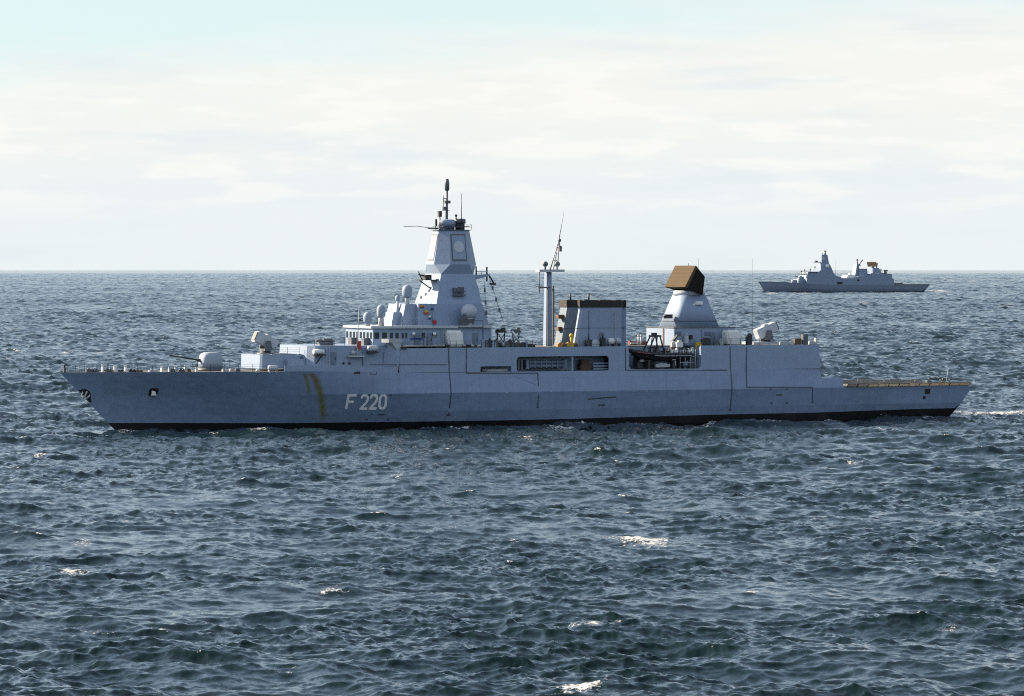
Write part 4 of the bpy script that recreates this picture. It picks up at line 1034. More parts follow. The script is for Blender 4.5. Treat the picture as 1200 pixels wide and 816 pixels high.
for px, py in ((668.5, 345.5), (690, 345.5)):
    x, z = F1.S(px, py, 0); m_ = MB(); m_.tube((x, 0, 18.0), (x, 0, z+.2), .13, 8); m_.build('exhaust_stub', 'soot', ship)
m_ = MB(); x, _ = F1.S(697.5, 402, -6.9); m_.ball((x, -6.9, ZT+.45), .66, .66, .62, n=18); m_.lathe((x, -6.9, ZT-.04), [(.6, 0), (.62, .3)], 16); m_.build('ventilator', 'dome', ship)
for k, (px0, px1) in enumerate(((713, 719.5), (720.5, 727.5))):
    xa, xb = F1.X(px0, -6.9), F1.X(px1, -6.9); m_ = MB(); m_.lathe((xa, -6.9, ZT+.75), [(.1, 0), (.42, .08), (.46, .25), (.46, xb-xa-.25), (.42, xb-xa-.08), (.1, xb-xa)], 16, 'X'); m_.build('raft_canister', 'white' if k == 0 else 'pale', ship)
xa, xb = F1.X(711, -6.9), F1.X(728, -6.9); m_ = MB()
for x in (xa+.3, lerp(xa, xb, .5), xb-.3): m_.box(x-.1, x+.1, -7.3, -6.5, ZT-.04, ZT+.35)
m_.build('raft_cradle', 'mid', ship)
for px, w_, h_ in ((690, .45, 1.0), (706.5, .3, 1.2)): x = F1.X(px, -6.7); m_ = MB(); m_.box(x-w_, x+w_, -7.0, -6.3, ZT-.03, ZT+h_); m_.tube((x, -6.6, ZT+h_), (x, -6.6, ZT+h_+.6), .12); m_.build('deck_locker', 'dark', ship)
for px, mt, h_, w_ in ((656.5, 'orange', .45, .5), (661, 'rust', .4, .4), (668, 'yellow', .55, .75), (674, 'rust', .4, .4)):
    x = F1.X(px, -7.0); m_ = MB(); m_.box(x-w_, x+w_, -7.3, -6.7, ZT-.03, ZT+h_); m_.box(x-w_*.6, x+w_*.6, -7.2, -6.8, ZT+h_, ZT+h_+.15); m_.build('hose_box', mt, ship, bevel=.06)
x = F1.X(669.5, -5.6); m_ = MB(); m_.tube((x, -5.6, ZT), (x, -5.6, ZT+1.5), .2, 10); m_.ball((x, -5.6, ZT+1.6), .32, n=12); m_.build('ventilator', 'yellow', ship)

# ------------------------------------------------------------------ aft radar tower
def radar_tower():
    xa, xb = F1.X(790, -4.6), F1.X(861, -4.6); zb, zt = ZT-.05, F1.Z(815, 384.5, -4.6)
    m = MB(); m.box(xa, xb, -4.6, 4.9, zb, zt); rb = m.build('radar_base', 'grey', ship)
    m = MB(); m.box(xa-.12, xb+.12, -4.72, 5.02, zt+.002, zt+.10); m.build('base_coaming', 'mid', rb)
    m = MB(); m.box(xa-.10, xa-.02, -1.2, -.9, zb, zt-.1); m.build('drain_pipe', 'rust', rb)
    cx, cy = F1.X(806, 0) + .2, 0
    def cone(r, z, n=64, q=.72):
        p = []
        for i in range(n):
            a = 2*math.pi*i/n; c, s = math.cos(a), math.sin(a); p.append((cx + r*math.copysign(abs(c)**q, c), cy + r*math.copysign(abs(s)**q, s), z))
        return p
    z0, z1, z2 = zt+.1, F1.Z(806, 346, 0), F1.Z(806, 340.5, 0)
    m = MB(); m.sm = True; m.loft([cone(3.75, z0, q=.34), cone(2.2, z1, q=.5)]); tw = m.build('radar_tower', 'matte', rb)
    m = MB(); m.lathe((cx, cy, z1), [(2.35, .002), (2.4, .2), (2.4, z2-z1-.1), (2.2, z2-z1)], 28); m.build('radar_turntable', 'dome', tw)
    zr = F1.Z(806, 376.5, -3); m = MB(); k = (zr-z0)/(z1-z0); r_ = lerp(3.75, 2.25, k)
    m.loft([cone(r_+.03, zr-.05, q=.36), cone(r_+.10, zr-.05, q=.36), cone(r_+.10, zr+.05, q=.36), cone(r_+.03, zr+.05, q=.36)]); m.build('tower_ring', 'mid', tw)
    x, z = F1.S(817.5, 355.5, -2.3); m = MB(); m.box(x-.55, x+.55, -3.0, -2.3, z-.2, z+.3); m.tube((x-1.1, -2.5, z-.3), (x-.2, -2.6, z), .15); m.build('tower_lamp', 'white', tw)
    x, z = F1.S(786.5, 371, -2.0); m = MB(); m.box(x-.9, x+.3, -1.9, -1.3, z-.3, z+.3); m.ball((x-.75, -1.6, z), .34, n=12); m.build('tower_camera', 'dark', tw)
    # the big antenna: slab leaning back on a dark braced rear frame, turned to the bow
    ax = Matrix.Translation((cx, cy, z2)) @ Matrix.Rotation(R(90), 4, 'Z')       # local +Y is the radiating side, turned to the bow
    W, H = 6.9, 3.65
    def slab(p): return ax @ Vector(p)
    m = MB(); t = R(29)
    def q(u, d, v): return ax @ Vector((u, d*math.cos(t) - v*math.sin(t) + 2.05, .35 + v*math.cos(t) + d*math.sin(t)))
    m.loft([[q(-W/2, -.05, 0), q(W/2, -.05, 0), q(W/2, .4, 0), q(-W/2, .4, 0)], [q(-W/2, -.05, H), q(W/2, -.05, H), q(W/2, .4, H), q(-W/2, .4, H)]])
    an = m.build('radar_antenna', 'brown', ship)
    m = MB(); m.loft([[q(-W/2*.97, -.06, .1), q(W/2*.97, -.06, .1), q(W/2*.97, -.06, H*.98), q(-W/2*.97, -.06, H*.98)], [q(-W/2*.86, -3.0, .5), q(W/2*.86, -3.0, .5), q(W/2*.86, -2.0, H*.84), q(-W/2*.86, -2.0, H*.84)]]); m.build('antenna_back', 'radark', an)
    m = MB(); m.lathe((cx, cy, z2-.02), [(1.25, 0), (1.25, .3), (.9, .5)], 20); m.build('antenna_pivot', 'radark', an)
    m = MB()
    for k in range(1, 16): v = H*k/16; m.loft([[q(-W/2+.05, .405, v-.02), q(W/2-.05, .405, v-.02), q(W/2-.05, .42, v), q(-W/2+.05, .42, v)], [q(-W/2+.05, .405, v+.02), q(W/2-.05, .405, v+.02), q(W/2-.05, .42, v+.001), q(-W/2+.05, .42, v+.001)]])
    m.build('antenna_slats', 'brown', an)
    p = q(-.3, 0, H); m = MB(); m.tube(p, p + Vector((0, 0, .55)), .05); m.build('antenna_rod', 'dark', an)
radar_tower()
m_ = MB(); xa, xb = F1.X(760, 4.6), F1.X(775, 4.6)
# gear about the bay, aft of the boat
def clutter(name, items, parent=ship):
    for px, py, w, h, y, mt in items:
        x, z = F1.S(px, py, y); m = MB(); m.box(x-w/2, x+w/2, y-.3, y+.3, z-h/2, z+h/2); m.box(x-w*.3, x+w*.3, y-.35, y+.2, z+h/2, z+h*.75); m.build(name, mt, parent, bevel=.05)
clutter('bay_locker', [(752, 428, 1.6, 1.0, -5.4, 'mid'), (746, 424, .9, 1.6, -4.8, 'dark'), (764, 427, .6, 1.9, -5.6, 'dark'), (776, 428.5, 2.4, .5, -6.6, 'pale'), (789, 424.5, .6, 1.1, -6.8, 'white'), (803, 421, .9, 2.0, -6.0, 'grey'), (811, 425, 1.1, 1.6, -6.4, 'mid'), (806, 412.5, .5, .7, -6.5, 'white'), (811, 411.5, .4, .8, -6.5, 'pale'), (752.5, 423, .7, .25, -6.0, 'white'), (816, 416, .5, 2.6, -5.0, 'dark'), (797, 427, .8, 1.2, -5.0, 'dark')])
m_ = MB()
for px in (797, 803, 809, 815): x = F1.X(px, -7.6); m_.tube((x, -7.6, ZB), (x, -7.6, ZT-.6), .05, 6)
for dz in (.9, 1.8, 2.6): a, b = F1.X(797, -7.6), F1.X(815, -7.6); m_.tube((a, -7.6, ZB+dz), (b, -7.6, ZB+dz), .04, 6)
m_.build('bay_rail', 'pale', ship)
def davit(px):
    x = F1.X(px, -6.0); m = MB(); m.loft([[(x-.25, -4.6, ZB-.02), (x+.25, -4.6, ZB-.02), (x+.25, -4.0, ZB-.02), (x-.25, -4.0, ZB-.02)], [(x-.2, -5.0, 12.0), (x+.2, -5.0, 12.0), (x+.2, -4.5, 12.0), (x-.2, -4.5, 12.0)], [(x-.15, -6.6, 12.9), (x+.15, -6.6, 12.9), (x+.15, -6.5, 13.2), (x-.15, -6.5, 13.2)]]); m.build('boat_davit', 'mid', ship)
davit(792); 
x0, x1 = F1.X(745, -6.2), F1.X(793, -6.2)
m_ = MB()
for px in (757, 786): x = F1.X(px, -6.2); m_.box(x-.2, x+.2, -7.3, -5.0, ZB-.02, ZB+1.15); m_.box(x-.35, x+.35, -7.4, -4.9, ZB+1.15, ZB+1.3)
m_.build('boat_cradle', 'dark', ship)
m_ = MB(); a, b = F1.X(737, 2.5), F1.X(757, 2.5); m_.box(a, b, 2.2, 2.8, ZT-.03, ZT+.5); m_.build('stowed_gear', 'rescue', ship)
m_ = MB(); a, b = F1.X(739, 2.0), F1.X(751, 2.0); m_.box(a, b, 1.9, 2.1, ZT+.1, ZT+.32); m_.build('gear_strip', 'pale', ship)
for px in (748.5, 751.5): x = F1.X(px, 1); m_ = MB(); m_.tube((x, 1, ZT), (x, 1, ZT+1.3), .16, 8); m_.ball((x, 1, ZT+1.35), .2, n=10); m_.build('ventilator', 'pale', ship)
for px, mt in ((817.5, 'yellow'), (821, 'yellow')): x = F1.X(px, -6.5); m_ = MB(); m_.box(x-.3, x+.3, -6.8, -6.2, ZT-.7, ZT+.5); m_.build('hose_box', mt, ship, bevel=.06)
clutter('deck_locker', [(827, 401, 1.4, .9, -6.8, 'dark'), (839, 402.5, .8, .6, -6.8, 'mid'), (845, 401.5, .5, .8, -6.8, 'pale'), (796, 404, 1.0, .8, -6.8, 'white'), (789, 404, .7, .7, -6.0, 'pale'), (804, 398, .6, 1.2, -5.2, 'dome'), (809.5, 395.5, .5, .5, -5.0, 'dark')])
# after end gear
m_ = MB(); x = F1.X(877.5, -7.6); m_.box(x-.35, x+.35, -7.9, -7.2, ZT-.03, ZT+1.3); m_.ball((x+.15, -7.55, ZT+1.45), .35, n=10); m_.build('deck_post', 'dark', ship)
m_ = MB(); x = F1.X(943, -7.0); m_.box(x-.40, x+.40, -7.3, -6.5, ZT-.03, ZT+1.55); m_.build('deck_post', 'mid', ship)
for px, w_, h_, mt in ((934.5, .55, .9, 'rust'), (918, .7, .45, 'pale'), (926, .5, .35, 'pale'), (951, .45, .5, 'pale'), (956, .2, .9, 'white')):
    x = F1.X(px, -6.8); m_ = MB(); m_.box(x-w_, x+w_, -7.1, -6.5, ZT-.03, ZT+h_); m_.build('deck_locker', mt, ship, bevel=.05)
for px, top, y in ((881.5, 303, -3.0), (818.5, 303, 3.0)):
    x, z = F1.S(px, top, y); m_ = MB(); m_.tube((x, y, ZT), (x, y, z), .05, 6, .02); m_.build('whip_antenna', 'mid', ship)

# ------------------------------------------------------------------ rails, deck gear on the bow, nets round the flight deck
def rail(pts, h=1.05, step=1.5, mat='mid', name='guard_rail', r=.028):
    m = MB()
    for a, b in zip(pts[:-1], pts[1:]):
        a, b = Vector(a), Vector(b); n = max(1, int((b-a).length/step))
        for i in range(n+1): p = a.lerp(b, i/n); m.tube(p, p+Vector((0, 0, h)), r*1.2, 5)
        for k in (.4, .7, 1.0): m.tube(a+Vector((0, 0, h*k)), b+Vector((0, 0, h*k)), r*.6, 4)
    return m.build(name, mat, ship)
def edge(x, s=-1): return (x, s*(half(x, zknee(x))-.15), zknee(x))
rail([edge(x) for x in (-7.2, -4, 0, 4, 8, 12, 16, 20)]); rail([edge(x, 1) for x in (-7.2, -4, 0, 4, 8, 12, 16, 20)])
rail([(X_F, -7.8, ZT-.04), (XB0-.3, -7.8, ZT-.04)], mat='mid'); rail([(XB1+.4, -7.8, ZT-.04), (X_A-.3, -7.8, ZT-.04)])
rail([(VL[0]+.5, -4.0, VL[3]), (VL[1], -4.0, VL[3])]); rail([(38.2, -6.6, ZR), (46, -6.6, ZR)], .9)
rail([(DH[0]+1, -6.4, ZD), (37, -6.4, ZD)], .9)
zt_ = F1.Z(527, 270.5, 0) + .12
rail([(MX-2.2, -2.2, zt_), (MX+2.5, -2.2, zt_)], .8, 1.2)
def bow_gear():
    for px, w, h, mt in ((75.5, .12, 1.0, 'dark'), (106, .8, .55, 'mid'), (112, .35, .4, 'mid'), (119.5, .12, 1.1, 'white'), (134.5, .22, .9, 'white'), (147, .14, .95, 'white'), (127, .5, .5, 'mid'), (141, .35, .35, 'mid'), (155, .5, .4, 'dark'), (163, .5, .3, 'rust'), (180, .7, .35, 'pale'), (190, .16, .8, 'white'), (199, .16, .7, 'pale'), (202, .3, .5, 'mid'), (207, .25, .75, 'pale'), (214, .4, .4, 'mid'), (217.5, .14, .95, 'pale'), (222, .2, .45, 'rust'), (231, .15, .6, 'white'), (264, .4, .4, 'pale'), (272, .3, .5, 'pale'), (279, .3, .45, 'mid')):
        x0_ = F1.X(px, -3); yy = -max(.1, half(x0_, 8.38) - 1.2); x = F1.X(px, yy); yy = -max(.1, half(x, 8.38) - 1.2)
        m = MB(); z = zknee(x)
        m.box(x-w, x+w, yy-.25, yy+.25, z-.02, z+h*.7); m.tube((x-w*.5, yy, z+h*.7), (x-w*.5, yy, z+h), min(w*.5, .16), 8); m.tube((x+w*.5, yy, z+h*.7), (x+w*.5, yy, z+h), min(w*.5, .16), 8)
        m.build('bollard' if w > .25 else 'deck_stanchion', mt, ship)
    x, z = F1.S(301.5, 434.5, -7.6); m = MB(); m.ball((x, -7.8, z), .32, .3, .26, n=12); m.box(x-.3, x+.3, -7.7, -7.2, z-.35, z-.2); m.build('fairlead', 'white', ship)
    xa, z = F1.S(314, 431.5, -7.7); xb, _ = F1.S(325.5, 431.5, -7.7); m = MB(); m.lathe((xa, -7.7, z), [(.1, 0), (.36, .1), (.42, .3), (.42, xb-xa-.3), (.36, xb-xa-.1), (.1, xb-xa)], 16, 'X'); m.box(xa+.1, xa+.3, -7.9, -7.4, z-.75, z-.3); m.box(xb-.3, xb-.1, -7.9, -7.4, z-.75, z-.3); m.build('raft_canister', 'pale', ship)
bow_gear()
def net(s):
    m = MB(); xs = [113.2 + 1.83*i for i in range(13)]
    for i, (a, b) in enumerate(zip(xs[:-1], xs[1:])):
        b -= .12
        y0a, y0b = half(a, 5.0)+.02, half(b, 5.0)+.02; o, h = .6, .52
        def q(t, v): return (lerp(a, b, t), s*(lerp(y0a, y0b, t) + o*v), 5.02 + h*v + (.05*math.sin(i*2.3))*v)
        for v in (0, 1): m.tube(q(0, v), q(1, v), .06, 5)
        for t in (0, 1): m.tube(q(t, 0), q(t, 1), .06, 5)
        for k in range(1, 6): m.tube(q(0, k/6), q(1, k/6), .034, 4)
        for k in range(1, 12): m.tube(q(k/12, 0), q(k/12, 1), .034, 4)
    nn = m.build('deck_edge_net', 'net', ship)
    return nn
net(-1); net(1)
m_ = MB()
for x, y, w in ((133.5, -4, .4), (134.0, -1, .3), (133.8, 3, .4), (131.0, -5.6, .3), (126.5, -5.8, .35), (121, -6, .25)): m_.box(x-w, x+w, y-.3, y+.3, 5.001, 5.5); m_.tube((x, y, 5.4), (x, y, 5.95), .1, 8)
m_.build('flight_deck_fittings', 'mid', ship)
m_ = MB(); m_.tube((135.2, 0, 5.0), (135.6, 0, 7.6), .06, 6, .03); m_.build('ensign_staff', 'pale', ship)

# doors, ladders, pipes and vents on the deckhouse walls
def door(px, py_foot, y, parent, out=.05):
    x, z = F1.S(px, py_foot, y); m = MB(); m.loft([[(a, y+.03, b) for a, b in round_rect(x-.42, x+.42, z+.15, z+1.95, .14)], [(a, y-out, b) for a, b in round_rect(x-.42, x+.42, z+.15, z+1.95, .14)]])
    d = m.build('door', 'seamgrey', parent); m = MB(); m.tube((x+.25, y-out-.05, z+.8), (x+.25, y-out-.05, z+1.25), .035, 6); m.build('handle', 'dark', d)
def wall_pipe(px, y, z0, z1, parent, r=.055):
    x = F1.X(px, y); m = MB(); m.tube((x, y-r-.01, z0), (x, y-r-.01, z1), r, 6); m.build('vertical_pipe', 'seamgrey', parent)
def wall_ladder(px, y, z0, z1, parent):
    x = F1.X(px, y); m = MB()
    for s in (-.2, .2): m.tube((x+s, y-.12, z0), (x+s, y-.12, z1), .03, 5)
    n = int((z1-z0)/.32)
    for k in range(n): m.tube((x-.2, y-.12, z0+.2+.32*k), (x+.2, y-.12, z0+.2+.32*k), .025, 5)
    m.build('ladder', 'pale', parent)
br = [o for o in ship.children if o.name.startswith('bridge')][0]
rbase = [o for o in ship.children if o.name.startswith('radar_base')][0]
door(452, 428.5, -6.72, dh); door(391, 428.5, -6.7, dh); wall_pipe(425, -6.69, zknee(35), ZD-.3, dh); wall_pipe(463, -6.7, zknee(38), ZD-.2, dh); wall_ladder(384, -6.7, zknee(30), ZD, dh)
for px in (489.5, 503.5, 557): door(px, 406, -6.77, br)
wall_ladder(518, -6.77, ZD, ZR, br); wall_pipe(566, -6.77, ZD, ZR-.4, br)
door(835, 404.5, -4.62, rbase); wall_pipe(846, -4.62, ZT, ZT+2.4, rbase); wall_pipe(822, -4.62, ZT, ZT+2.4, rbase); wall_ladder(856, -4.62, ZT, ZT+2.5, rbase)
wall_ladder(719, -5.96, ZT, ZT+5.4, fp); door(705, 405, -5.96, fp); wall_pipe(690, -5.96, ZT, ZT+5.2, fp)
for px in (795, 829):
    x, z = F1.S(px, 391, -4.62); m_ = MB(); m_.box(x-.5, x+.5, -4.68, -4.6, z-.3, z+.3)
    for k in range(4): m_.box(x-.46, x+.46, -4.72, -4.66, z-.24+.14*k, z-.18+.14*k)
    m_.build('vent_grille', 'seamgrey', rbase)

# ------------------------------------------------------------------ things the ship carries: boat and signal flags
def world1(p): return F1.loc + F1.ax*p[0] + F1.ay*p[1] + Vector((0, 0, p[2]))
def inflatable():
    xa, xb = F1.X(739, -6.6), F1.X(806, -6.6); L_ = xb-xa; yc = -6.45; zb = F1.Z(770, 424, -6.6); 
    o = (xa+L_*.5, yc, zb); root = empty('inflatable_boat', world1(o), F1.yaw)
    tag(root, 'dark rubber work boat with a black frame stowed in the open bay of the frigate', 'boat')
    def loc(m, name, mat, par): return m.build(name, mat, par, origin=(0, 0, 0))
    h = L_/2; sec = []
    m = MB(); m.sm = True
    # rigid keel
    for t in (0, .15, .35, .6, .85, 1.0):
        x = -h*.97 + 2*h*.97*t; w = 1.05*(1-(1-min(1, t/.42))**2)**.5*.98 + .05; rise = 1.0*(1-min(1, t/.4))**1.6
        sec.append([(x, 0, .0+rise), (x, w*.75, .42+rise*.7), (x, w, .95+rise*.3), (x, -w, .95+rise*.3), (x, -w*.75, .42+rise*.7)])
    m.loft(sec); hullb = m.build('keel', 'rubber', root)
    m = MB(); pts = []
    for s in (-1, 1):
        line = []
        for t in [i/14 for i in range(15)]:
            x = -h + 2*h*t; w = 1.2*(1-(1-min(1, t/.42))**2)**.5; line.append(Vector((x, s*w, 1.05 + .62*(1-min(1, t/.55))**2)))
        for a, b in zip(line[:-1], line[1:]): m.tube(a, b, .31, 10); m.ball(b, .31, n=10)
        m.ball(line[0], .31, n=10)
    tube = m.build('side_tube', 'rubber', root)
    m = MB()
    for t0, t1 in ((i/14, (i+1)/14) for i in range(0, 4)):
        f = lambda t: Vector((-h + 2*h*t, -1.2*(1-(1-min(1, t/.42))**2)**.5 - .27, 1.02 + .62*(1-min(1, t/.55))**2)); m.tube(f(t0), f(t1), .09, 6)
    m.build('tube_stripe', 'rescue', tube)
    m = MB(); f = lambda t: Vector((-h + 2*h*t, -1.2*(1-(1-min(1, t/.42))**2)**.5 - .31, .86 + .62*(1-min(1, t/.55))**2))
    for i in range(5, 14): m.tube(f(i/14), f((i+1)/14), .05, 6)
    m.build('rub_strake', 'pale', tube)
    m = MB(); m.box(-.9, .1, -.5, .5, .95, 1.75); m.loft([[(-1.0, -.5, 1.75), (-.2, -.5, 1.75), (-.2, .5, 1.75), (-1.0, .5, 1.75)], [(-.7, -.4, 2.1), (-.2, -.4, 2.1), (-.2, .4, 2.1), (-.7, .4, 2.1)]]); m.build('console', 'mid', root, bevel=.08)
    m = MB()
    for x in (.7, 1.5): m.box(x-.25, x+.25, -.3, .3, .95, 1.6); m.box(x+.15, x+.28, -.3, .3, 1.6, 2.0)
    m.build('seat', 'dark', root, bevel=.06)
    xs = F1.X(768.5, -6.6) - o[0]; zt = F1.Z(768, 392.5, -6.6) - o[2]
    m = MB()
    for s in (-1, 1):
        m.path([(xs-1.7, s*1.0, 1.25), (xs-.5, s*.75, zt-.25), (xs+.4, s*.75, zt-.15), (xs+1.0, s*1.0, 1.25)], .12, 8)
        m.tube((xs-.9, s*.9, 2.0), (xs+.7, s*.9, 2.2), .08, 6); m.tube((xs-.1, s*.85, zt-.3), (xs-.4, s*.95, 1.3), .08, 6)
    m.box(xs-.7, xs+.6, -.85, .85, zt-.3, zt-.05); m.box(xs-.5, xs+.1, -.4, .4, zt-.05, zt+.3); m.build('roll_frame', 'dark', root)
    m = MB(); m.box(h*.86, h*1.02, -.35, .35, .8, 1.9); m.box(h*.78, h*.98, -.25, .25, .2, .8); m.build('outboard_motor', 'dark', root, bevel=.08)
    m = MB(); m.box(-h*.66, -h*.40, -.5, .5, 1.15, 1.5); m.build('bow_locker', 'white', root, bevel=.08)
    for k in range(3): m = MB(); x = h*.38+.42*k; m.box(x-.16, x+.16, -.9, -.5, 1.3, 1.75+.12*k); m.build('gear_bag', ('white', 'pale', 'white')[k], root, bevel=.05)
inflatable()
FL = [(494.5, 359.5, 4.6, 3.4, ('orange', 'brown'), 'small orange brown signal flag highest on the frigate mast side'),
      (499.8, 366.3, 5.0, 4.6, ('yellow', 'red'), 'yellow signal flag with a red half below the orange one'),
      (506.6, 362.4, 3.6, 2.6, ('blue', 'blue'), 'tiny dark blue signal flag against the frigate mast'),
      (503.8, 372.2, 2.6, 4.6, ('white', 'blue'), 'white signal flag with a blue half hanging on the mast side'),
      (509.4, 377.6, 4.2, 4.8, ('red', 'red'), 'plain red signal flag lowest on the mast side')]
for px, py, w, h, mats, lab in FL:
    y = -4.78; x, z = F1.S(px, py, y); w *= .125; h *= .125
    m_ = MB(); n = 6
    for i in range(n):
        u0, u1 = -w/2 + w*i/n, -w/2 + w*(i+1)/n; d0, d1 = .05*math.sin(i*1.7), .05*math.sin((i+1)*1.7)
        for k, (v0, v1) in enumerate(((0, h/2), (-h/2, 0))):
            m_.mi = k
            m_.loft([[(u0, d0, v0), (u1, d1, v0), (u1, d1+.012, v0), (u0, d0+.012, v0)], [(u0, d0, v1), (u1, d1, v1), (u1, d1+.012, v1), (u0, d0+.012, v1)]])
    o = m_.build('signal_flag', list(mats)); o.location = world1((x, y, z)); o.rotation_euler = (0, 0, F1.yaw)
    tag(o, lab, 'flag', 'signal flags on the mast')
m_ = MB(); p = F1.S(497, 352, -4.78); q = F1.S(510.5, 382, -4.78); m_.tube((p[0], -4.7, p[1]), (q[0], -4.7, q[1]), .02, 5); p = F1.S(506, 352, -4.78); q = F1.S(508, 382, -4.78); m_.tube((p[0], -4.7, p[1]), (q[0], -4.7, q[1]), .02, 5); m_.build('halyard', 'mid', mast_base)
# ================================================================== the far frigate
far_ship = empty('frigate', F2.loc, F2.yaw)
tag(far_ship, 'distant blue grey frigate near the horizon at the right with a dark pointed tower mast', 'warship', 'warships at sea')
def build_far():
    S, X, Z = F2.S, F2.X, F2.Z
    LF = X(1082, -6)
    def fstem(z): return -0.72*z if z > 0 else 0
    def fstern(z): return LF + 0.85*z
    zd = lambda x: lerp(Z(890, 330.2, 0), Z(1000, 334.2, -8), smooth(0, 60, x)) if x < 60 else Z(1000, 334.2, -8)
    zfl = Z(1070, 334.0, -7)
    def hb(x, z, k):
        b, L_, p = ((6.8, 62, 1.7), (9.2, 44, 1.9))[k]
        t = min(1, max(0, (x-fstem(z))/L_)); v = b*(1-(1-t)**p); return v*(1 - .18*max(0, (x-95)/40)**2)
    m = MB(); us = [(i/50)**1.3 for i in range(51)]; m.sm = True
    ztop = lambda x: lerp(zd(x), zfl, smooth(95, 108, x))
    for s in (-1, 1):
        r0 = []; r1 = []; r2 = []
        for u in us:
            a = fstern(-2)*u; z1 = ztop(a); xs, xe = fstem(zd(0)), fstern(zfl); b = xs + (xe-xs)*u; zb = ztop(max(0, b))
            r0.append(m.bm.verts.new((a, s*hb(a, 0, 0), -2.0))); xm = fstem(.6) + (fstern(.6)-fstem(.6))*u; r1.append(m.bm.verts.new((xm, s*lerp(hb(xm, .6, 0), hb(xm, .6, 1), .12), .6))); r2.append(m.bm.verts.new((b, s*hb(b, zb, 1), zb)))
        for k, (p, q) in enumerate(((r0, r1), (r1, r2))):
            m.mi = 1 if k == 0 else 0
            for i in range(50): m._f([p[i], p[i+1], q[i+1], q[i]])
        if s == -1: keep = (r0, r1, r2)
        else:
            m.sm = False
            for k in (0, 1): m.mi = 1 - k; m._f([keep[k][-1], (r0, r1, r2)[k][-1], (r0, r1, r2)[k+1][-1], keep[k+1][-1]])
            m.mi = 2
            for i in range(50): m._f([keep[2][i], keep[2][i+1], r2[i+1], r2[i]])
    bmesh.ops.remove_doubles(m.bm, verts=m.bm.verts, dist=1e-4)
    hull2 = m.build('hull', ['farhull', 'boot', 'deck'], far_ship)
    # hull number, pale and small
    xa, za = S(925.5, 341.2, -7.6); xb, zb = S(939.5, 336.6, -7.6); w = xb-xa
    zlo, zhi = 0.6, ztop(xa)
    def place(x, z):
        k = lerp(.12, 1, (z-.6)/(ztop(x)-.6)); return (x, -lerp(hb(x, z, 0), hb(x, z, 1), k) - .35, z)
    m = MB(); lettering(m, 'F 361', xa, za, w*.20, zb-za, w*.06, .42, place); m.build('hull_number', 'pale', hull2, fix=False)
    def sidebox(name, poly, y0, y1, mat, par=far_ship, taper=0.0):
        q = [S(px, py, y0) for px, py in poly]; m = MB()
        zmin = min(z for _, z in q)
        m.loft([[(x, y0 + taper*(z-zmin), z) for x, z in q], [(x, y1 - taper*(z-zmin), z) for x, z in q]]); return m.build(name, mat, par)
    # side plated body from bridge to hangar
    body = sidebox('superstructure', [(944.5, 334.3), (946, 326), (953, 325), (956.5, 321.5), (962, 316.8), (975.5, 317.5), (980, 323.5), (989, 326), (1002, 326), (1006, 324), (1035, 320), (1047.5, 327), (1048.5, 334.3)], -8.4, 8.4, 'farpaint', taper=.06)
    def fbox(name, px0, px1, py0, py1, y0, w, mat, par=far_ship, fs=0.0, as_=0.0, ss_=0.0):
        xa, xb = X(px0, y0), X(px1, y0); pm = (px0+px1)/2; zt, zb = Z(pm, py0, y0), Z(pm, py1, y0); h = zt-zb
        m = MB(); m.loft([[(xa, y0, zb), (xb, y0, zb), (xb, y0+w, zb), (xa, y0+w, zb)], [(xa+fs*h, y0+ss_*h, zt), (xb-as_*h, y0+ss_*h, zt), (xb-as_*h, y0+w-ss_*h, zt), (xa+fs*h, y0+w-ss_*h, zt)]]); return m.build(name, mat, par), (xa, xb, zb, zt)
    br, B = fbox('bridge', 945, 972, 319.4, 326.2, -6.6, 13.2, 'farpaint', fs=.25)
    m = MB(); m.box(B[0]+1.2, B[1], -7.2, 7.2, B[3]-.02, B[3]+.6); m.build('bridge_roof', 'mid', br)
    m = MB(); m.box(B[0]+.62, B[0]+1.3, -6.0, 6.0, B[3]-2.0, B[3]-.9); m.build('bridge_window', 'glass', br)
    lo, Lb = fbox('forward_deckhouse', 943, 950, 323, 333.8, -6.8, 13.6, 'farpaint', fs=.2)
    fbox('gun_deckhouse', 935, 945, 327, 333.2, -5.2, 10.4, 'farpaint', fs=.15)
    # guns
    x, z = S(930, 330, 0); m = MB(); m.loft([octa(x, 2.2, 2.0, .6, z-1.6), octa(x+.2, 1.5, 1.4, .5, z+1.3)]); g = m.build('gun_turret', 'farpaint', far_ship); m = MB(); m.tube((x-1.5, 0, z+.2), (x-6.0, 0, z+1.2), .2, 8); m.build('gun_barrel', 'mid', g)
    x, z = S(937.5, 325.5, 0); m = MB(); m.loft([octa(x, 1.8, 1.8, .6, z-1.4), octa(x+.3, 1.2, 1.2, .5, z+1.2)]); g = m.build('gun_turret', 'farpaint', far_ship); m = MB(); m.tube((x-1.2, 0, z+.2), (x-4.4, 0, z+1.5), .2, 8); m.build('gun_barrel', 'mid', g)
    # tower mast
    tx0, tx1 = X(961.5, -3.4), X(976.5, -3.4); zt, zb, zm = Z(967, 298.5, 0), Z(967, 319.4, -3.4), Z(967, 312, -3)
    u0, u1 = X(962.5, -2), X(969.5, -2)
